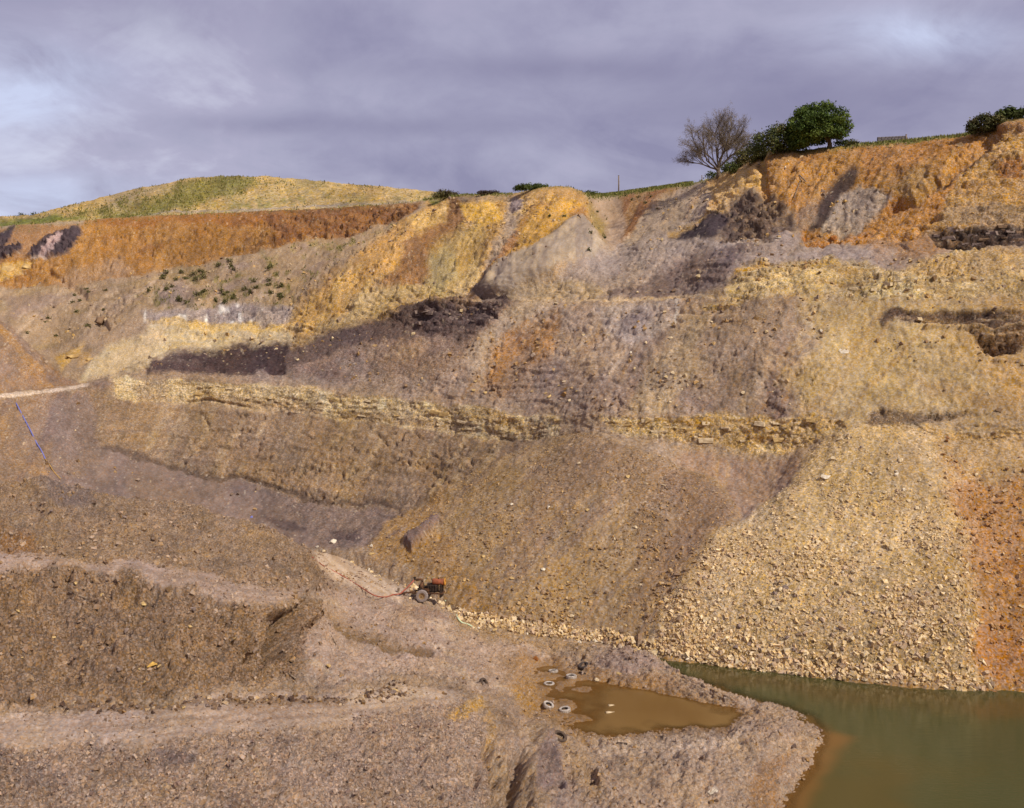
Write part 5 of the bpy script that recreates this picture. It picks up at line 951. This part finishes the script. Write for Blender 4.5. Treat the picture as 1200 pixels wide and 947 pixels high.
# scrub and grass nobody could count
def tufts(name, sh, weight, n, size, cols, lab=None):
    w = (weight * sh.area).ravel(); w = np.maximum(w, 0); w /= w.sum(); idx = RNG.choice(len(w), n, p=w); p = sample(sh, idx); a = RNG.uniform(0, 6.28, n)
    h = size * RNG.uniform(.5, 1.5, n); dx = np.stack([np.cos(a), np.sin(a), np.zeros(n)], -1) * (h * .42)[:, None]; tip = np.stack([RNG.normal(size=n) * .3 * h, RNG.normal(size=n) * .3 * h, h], -1)
    v = np.stack([p - dx - [0,0,.05], p + dx - [0,0,.05], p + tip], 1); c = np.array([alb(q) for q in cols])[RNG.integers(0, len(cols), n)] * RNG.uniform(.8, 1.2, (n, 1))
    return tag(mesh_from(name, v.reshape(-1, 3), np.arange(n * 3), np.full(n, 3), LEAF, np.repeat(c, 3, 0)), lab, None, None, 'stuff')
hz = mask(hill, [(90,255),(130,242),(180,230),(215,214),(255,205),(290,206),(300,215),(250,232),(230,245),(160,253)], 20, 10); hvis = (hill.NN[..., 1] < .3) & (hill.U > -40)
hcl = sstep(.05, .5, fbm2(hill.U, hill.V, 1/9, 3, 95))
tufts('hill_scrub', hill, hvis * (hz * (.25 + hcl) + .07 * hcl), 16000, .30, [(124,120,52),(140,128,62),(108,108,46),(156,138,80)])
tufts('hill_bracken', hill, hvis * (.15 + hcl), 2600, .34, [(110,96,48),(92,80,42),(104,104,48)])
sky_w = np.exp(-((fc.k - 11.0) / .10) ** 2)[:, None] * (((fc.U > 688) & (fc.U < 812)) * 1.2 + ((fc.U > 990) & (fc.U < 1160)) + ((fc.U > 495) & (fc.U < 600)) * .6 + .04) * (fc.U > -60) * (fc.U < 1250)
tufts('grass', fc, sky_w, 9000, .26, [(112,116,46),(132,130,60),(92,100,38),(150,138,78)])
tufts('bench_grass', fc, vis(fc) * (gv * mask(fc, [(160,350),(200,325),(270,310),(430,272),(470,260),(400,300),(350,358),(180,362)], 14, 10) + .5 * gv * mask(fc, [(690,230),(710,250),(712,290),(695,275)], 6, 6)), 3500, .28, [(120,112,54),(100,96,46),(146,132,76)])

# ------------------------------------------------------------------ tyres in the brown pool
TM = {'white': plain_mat('mud_dried_tyre', (186,174,160), .9, .3, 7, 0, .4, (124,106,86)), 'brown': plain_mat('muddy_tyre', (96,78,62), .92, .4, 9, 0, .3, (58,46,38)), 'dark': plain_mat('wet_tyre', (74,62,54), .7, .4, 9, 0, .3, (40,34,30))}
def tyre(u, v, px, kind, label, n=None, lift=.07, spin=0.0):
    p, nn = at(u, v, True); R_ = px * p[1] / F / 2; w = R_ * .30; i_ = R_ * .56
    n = np.array(n if n is not None else (nn[0] * .4, nn[1] * .4, 1.0)); p = np.array([p[0], p[1], max(p[2] + lift, -.03) if lift > 0 else -.09]); e = empty('tyre', p, align(n / np.linalg.norm(n), spin)); tag(e, label, 'tyre', 'tyres dumped round the brown pool')
    prof = [(i_, -w*.75), (i_*1.12, -w), (R_*.9, -w*1.02), (R_*.99, -w*.72), (R_, 0), (R_*.99, w*.72), (R_*.9, w*1.02), (i_*1.12, w), (i_, w*.75)]
    MB().lathe(prof, 36, False, 'z', mod=lambda k_, j: (-R_ * .02 if (k_ % 2 and 3 <= j <= 5) else 0)).build('tread', TM[kind], e)
    MB().lathe([(i_*.99, -w*.7), (i_*1.03, 0), (i_*.99, w*.7)], 28, False, 'z').build('inner_liner', TM['dark'], e, True); return e
for a in [(648,788,11.5,'white','pale tyre lying flat, farthest left of the pale ones at the head of the pool'), (669,794,13,'white','pale tyre lying flat in the mud right of the farthest one'), (643,803,13,'white','pale tyre almost sunk, only its thin rim above the brown water',None,-.12),
          (643,828,13.5,'white','pale tyre tilted on the ochre left shore of the pool',(.35,-.25,1)), (662,833,14,'white','pale tyre lying flat at the near left corner of the pool',(-.12,-.1,1)), (684,782,13,'dark','dark tyre at the far rim of the pool beside the grey spit'),
          (655,866,18,'brown','large brown muddy tyre lying on the near bank slope',(.42,-.42,1)), (567,804,14,'brown','dark brown tyre leaning on edge on the crest of the bank',(.85,-.35,.55),.15)]:
    tyre(*a)
plm = plain_mat('weathered_plank', (150,128,104), .9, .4, 5, 0, .4, (96,78,62)); ylm = plain_mat('yellow_board', (208,164,70), .75, .25, 6, 0, .2, (170,126,54)); dkm = plain_mat('wet_timber', (70,54,42), .8, .4, 6)
def pole(u0, v0, u1, v1, rad, mat, name, label, cat, lift=.05):
    a, b = at(u0, v0) + [0, 0, lift], at(u1, v1) + [0, 0, lift]; m_ = (a + b) / 2; mb = MB(); mb.tube([a - m_, (a - m_) * .3 + [0, 0, .01], (b - m_) * .4 - [0, 0, .01], b - m_], [rad, rad * .95, rad * .9, rad * .8], 7); return tag(mb.build(name, mat, None, True, m_), label, cat)
pole(80,694,103,702,.07,plm,'timber_pole','pale broken pole lying on the left face of the spoil mound','pole'); pole(336,789,347,797,.05,plm,'timber_pole','thin pale pole lying right of the spoil mound end','pole'); pole(386,742,397,760,.04,plm,'timber_pole','thin stick lying on the slope right of the mound block','pole')
pole(724,872,734,871,.08,dkm,'sunken_timber','dark timber half sunk in mud at the near rim of the pool','timber',.0); pole(679,789,686,790,.07,dkm,'sunken_timber','dark timber lying below the dark tyre','timber')
pole(713,831,723,831,.10,RM['pale'],'awash_log','pale log just awash in the pool, farther one','log',.17); pole(710,839,720,839,.10,RM['pale'],'awash_log','pale log just awash in the pool, nearer one','log',.17)
pole(923,214,928,230,.06,plm,'fallen_branch','bleached branch hanging down the buff cliff, leftmost','branch',.15); pole(930,234,939,209,.05,plm,'fallen_branch','long bleached branch leaning across the buff cliff','branch',.15); pole(936,207,944,215,.09,plm,'fallen_branch','short thick bleached branch high on the buff cliff','branch',.15)
rc = at(891, 194); rt = empty('root_tangle', rc); tag(rt, 'tangle of dark exposed roots hanging from the cliff edge under the bushes', 'roots')
for i in range(14):
    a = at(891 + random.uniform(-5, 5), 194 + random.uniform(-8, 6)) - rc; b = a + np.array([random.uniform(-.5, .5), random.uniform(-.5, -.1), random.uniform(-1.0, .3)])
    MB().tube([a, (a + b) / 2 + RNG.normal(size=3) * .12, b], [.07, .05, .02], 5).build('root', BARK, rt)
p, n_ = at(178, 784, True); e = empty('yellow_board', p + n_ * .12, align(n_ * .7 + np.array([0, -.5, .3]), .3)); tag(e, 'bent bright yellow board lying on the face of the spoil mound', 'board')
q = p[1] / F
mb = MB(); mb.add([(-10*q,3*q,0),(3*q,5*q,.02),(9*q,-9*q,0),(5*q,-6*q,.03),(2*q,-1*q,.05),(-10*q,3*q,.03),(3*q,5*q,.05),(9*q,-9*q,.03),(5*q,-6*q,.06),(2*q,-1*q,.08)], [(0,1,2,3,4)[::-1],(5,6,7,8,9),(0,1,6,5),(1,2,7,6),(2,3,8,7),(3,4,9,8),(4,0,5,9)]); mb.build('panel', ylm, e)
mb = MB(); mb.box((-5*q, 3.2*q, .06), (9*q, .05, .04), .1); mb.build('edge_batten', ylm, e)
bl = plain_mat('blue_plastic', (120,124,196), .55, .15, 4); p = at(294, 607); MB().add([(-.12,-.06,0),(.14,-.02,.02),(.10,.08,.16),(-.1,.05,.12),(.0,.0,.2)], [(0,1,4),(1,2,4),(2,3,4),(3,0,4),(3,2,1,0)]).build('plastic_scrap', bl, None, False, p); tag(COL.objects[-1] if False else bpy.data.objects['plastic_scrap'], 'small blue plastic scrap on the purple bench slope', 'scrap')
# ------------------------------------------------------------------ hoses and the rope pipe on the left embankment
def hose(pts, rad, mat, name, label, cat, lift=None, sm=6):
    w = []
    for i, q in enumerate(pts): w.append(at(q[0], q[1]) + np.array([0, 0, (q[2] if len(q) > 2 else rad)]))
    w = np.array(w); t = np.linspace(0, len(w) - 1, (len(w) - 1) * sm + 1); i0 = np.clip(t.astype(int), 0, len(w) - 2); f = (t - i0)[:, None]
    g = lambda i: w[np.clip(i, 0, len(w) - 1)]; c = .5 * (2 * g(i0) + (g(i0+1) - g(i0-1)) * f + (2*g(i0-1) - 5*g(i0) + 4*g(i0+1) - g(i0+2)) * f**2 + (3*g(i0) - g(i0-1) - 3*g(i0+1) + g(i0+2)) * f**3)
    mb = MB(); mb.tube(c - c[0], rad, 8); return tag(mb.build(name, mat, None, True, c[0]), label, cat)
hose([(366,654),(378,663),(400,675),(420,687),(438,697),(452,700),(461,698)], .045, plain_mat('red_hose', (176,92,68), .7, .3, 5), 'delivery_hose', 'long red delivery hose running down the pit track to the pump', 'hose')
hose([(13,462),(20,474),(28,489),(35,504),(42,519),(48,529),(53,538)], .06, bl, 'pipe', 'thin blue pipe laid straight down the left embankment', 'pipe'); hose([(53,538),(58,545),(64,554),(71,562)], .045, plain_mat('ochre_pipe', (190,146,70), .7, .2, 5), 'pipe', 'ochre stained pipe carrying on below the blue pipe', 'pipe')
hose([(521,705),(527,709),(532,716),(536,724),(541,730),(549,733),(556,737)], .065, plain_mat('pale_green_hose', (196,208,164), .6, .15, 5), 'suction_hose', 'pale green suction hose from the pump down to the wet toe of the scree', 'hose')
# ------------------------------------------------------------------ the trailer pump
pp = at(499, 704); PU = empty('trailer_pump', pp + np.array([0, 0, .02]), (0, 0, math.radians(-8))); tag(PU, 'rusty two-wheeled trailer pump with orange tank parked at the scree foot', 'pump')
rust = plain_mat('rusty_steel', (112,74,44), .85, .4, 6, .1, .4, (58,42,32)); iron = plain_mat('oily_iron', (70,54,42), .6, .4, 6, .2, .4, (26,22,20)); orp = plain_mat('orange_paint', (170,88,52), .75, .4, 4, 0, .2, (112,66,42)); yep = plain_mat('yellow_ring_paint', (206,140,44), .55, .2, 4); rub = plain_mat('dusty_rubber', (150,134,124), .9, .25, 8); tan = plain_mat('dusty_rim', (160,124,80), .8, .3, 6)
mb = MB(); mb.box((.25,-.38,.62),(2.3,.09,.12),bev=.015); mb.box((.25,.38,.62),(2.3,.09,.12),bev=.015)
for x in (-.8,.0,.7,1.35): mb.box((x,0,.62),(.08,.66,.1))
mb.build('chassis', rust, PU)
MB().tube([(-.85,-.34,.62),(-1.55,0,.5),(-2.1,0,.32)], .05, 6).tube([(-.85,.34,.62),(-1.55,.02,.5)], .05, 6).build('drawbar', rust, PU); MB().tube([(-1.6,0,.55),(-1.62,0,.0)], .045, 6).box((-1.62,0,.02),(.22,.22,.04)).build('jockey_leg', rust, PU)
for sy in (-1, 1):
    w_ = MB().lathe([(.24,-.12),(.30,-.14),(.42,-.13),(.46,-.08),(.465,0),(.46,.08),(.42,.13),(.30,.14),(.24,.12)], 30, True, 'y', mod=lambda k_, j: -.012 if (k_ % 2 and 3 <= j <= 5) else 0).build('wheel', rub, PU, False, (-.12, sy * .62, .46))
    MB().lathe([(.05,-.07),(.16,-.05),(.22,-.11),(.25,-.11),(.25,.11),(.22,.11),(.16,.03),(.05,.05)], 24, True, 'y').lathe([(.0,-.10),(.06,-.10),(.07,-.02),(.0,-.02)], 12, False, 'y').build('rim', tan, w_, True)
MB().tube([(-.12,-.62,.46),(-.12,.62,.46)], .05, 8).build('axle', iron, PU)
mb = MB(); mb.box((.55,0,.95),(.85,.52,.55),bev=.04)
for i in range(4): mb.box((.28 + i*.18, -.28, .98),(.10,.08,.40),bev=.015); mb.tube([(.28+i*.18,-.3,.86),(.28+i*.18,-.42,.80),(.28+i*.18,-.42,.7)], .025, 6)
mb.box((.5,0,1.26),(.7,.34,.08),bev=.02); mb.build('engine_block', iron, PU)
mb = MB(); mb.box((1.22,0,.78),(.16,.78,.92),bev=.03); mb.build('radiator', iron, PU)
mb = MB(); 
for i in range(9): mb.box((1.31, -.32 + i*.08, .78),(.03,.03,.8))
mb.build('radiator_grille', iron, PU)
MB().lathe([(0,-.44),(.20,-.44),(.23,-.40),(.23,.40),(.20,.44),(0,.44)], 24, False, 'x', (1.0,-.05,1.44)).build('fuel_tank', orp, PU, True)
rg = MB().lathe([(.12,-.03),(.25,-.05),(.28,0),(.25,.05),(.12,.03)], 24, True, 'x', (1.50,-.05,1.44)).build('tank_ring', yep, PU, True); MB().tube([(1.0,-.05,1.66),(1.0,-.05,1.74)], .05, 8).build('filler_cap', iron, PU)
mb = MB(); mb.box((.78,-.05,1.28),(.05,.4,.14)); mb.box((1.24,-.05,1.28),(.05,.4,.14)); mb.build('tank_bracket', iron, PU)
MB().lathe([(0,-.14),(.22,-.14),(.33,-.08),(.35,0),(.33,.08),(.22,.14),(0,.14)], 26, False, 'x', (-.25,0,1.02)).tube([(-.25,.1,1.3),(-.25,.1,1.48),(-.4,.1,1.55),(-.75,.0,1.5)], .09, 10).build('pump_casing', rust, PU, True)
MB().tube([(.1,0,1.0),(-.1,0,1.0)], .12, 10).lathe([(.09,-.03),(.15,-.03),(.15,.03),(.09,.03)], 16, True, 'x', (-.44,0,1.02)).build('coupling', iron, PU)
MB().tube([(-.78,-.05,1.5),(-.80,-.05,1.70)], .07, 8).box((-.8,-.05,1.72),(.2,.2,.06),bev=.02).build('delivery_valve', iron, PU)
MB().tube([(-.05,-.2,1.2),(.22,-.05,1.95),(.5,.15,1.65),(.75,.2,1.2)], .025, 6).build('lifting_frame', plain_mat('grey_green_paint', (142,138,100), .7, .3, 5), PU)
MB().tube([(.5,.1,1.25),(.5,.1,1.5),(.42,.1,1.62)], .035, 8).build('exhaust', rust, PU); MB().box((-.35,-.28,.86),(.36,.24,.24),bev=.02).build('battery_box', iron, PU); MB().box((.15,-.44,.88),(.5,.03,.22),.0).build('side_panel', rust, PU)
# last metre of the red hose, rising to the valve, and green hose leaving the casing are held by the pump
bpy.context.view_layer.update(); vt = np.array(PU.matrix_world @ Vector((-.85,-.05,1.5))); a = at(461,698); c = [a, a*.66+vt*.34+[0,0,-.28], a*.33+vt*.67+[0,0,-.2], vt]; mb = MB(); mb.tube([q_ - a for q_ in c], .055, 8); tag(mb.build('hose_riser', bpy.data.materials['red_hose'], None, True, a), 'short red hose end rising from the ground to the pump valve', 'hose')
mb = MB(); mb.box((0,0,.16),(.16,.18,.32),.2,.1); tag(mb.build('timber_block', plm, None, False, at(467,694)), 'upright timber block propping the red hose beside the pump', 'block')
# ------------------------------------------------------------------ skyline bits
def post(u, v, hpx, rad, label, d, name='post'):
    p = unproj(np.array(u), np.array(v), d); h = hpx * d / F; e = empty(name, p); tag(e, label, 'post'); MB().tube([(0,0,-1),(.02,0,h*.5),(.0,.02,h)], [rad, rad*.95, rad*.85], 8).build('shaft', plm, e, True); MB().box((0,0,h+.03),(rad*2.2,rad*2.2,.06),bev=.02).build('cap', plm, e)
post(725, 222, 16, .13, 'lone thin post standing on the grass skyline left of the bare tree', 205, 'wooden_post'); post(1062, 167, 9, .09, 'short fence post at the end of the low stone wall on the skyline', 140, 'fence_post'); post(822.5, 210, 4, .07, 'tiny stake at the left foot of the bare tree', 167, 'stake')
p = unproj(np.array(1045.), np.array(166.5), 141.0); e = empty('stone_wall', p); tag(e, 'low grey stone wall on the cliff-top skyline right of the leafy tree', 'wall')
WST = rock_mat('wall_stone', (112,104,104), (80,74,74))
for c_ in range(3):
    x = -1.85
    while x < 1.8:
        L_ = random.uniform(.28, .5); mb = MB(); mb.box((0,0,0),(L_-.02,.4,.2),random.uniform(-.03,.03),0,.03); mb.build('stone', WST, e, False, (x + L_/2, random.uniform(-.03,.03), .1 + c_ * .21 + (x + 1.85) * .05)); x += L_
#@@END2
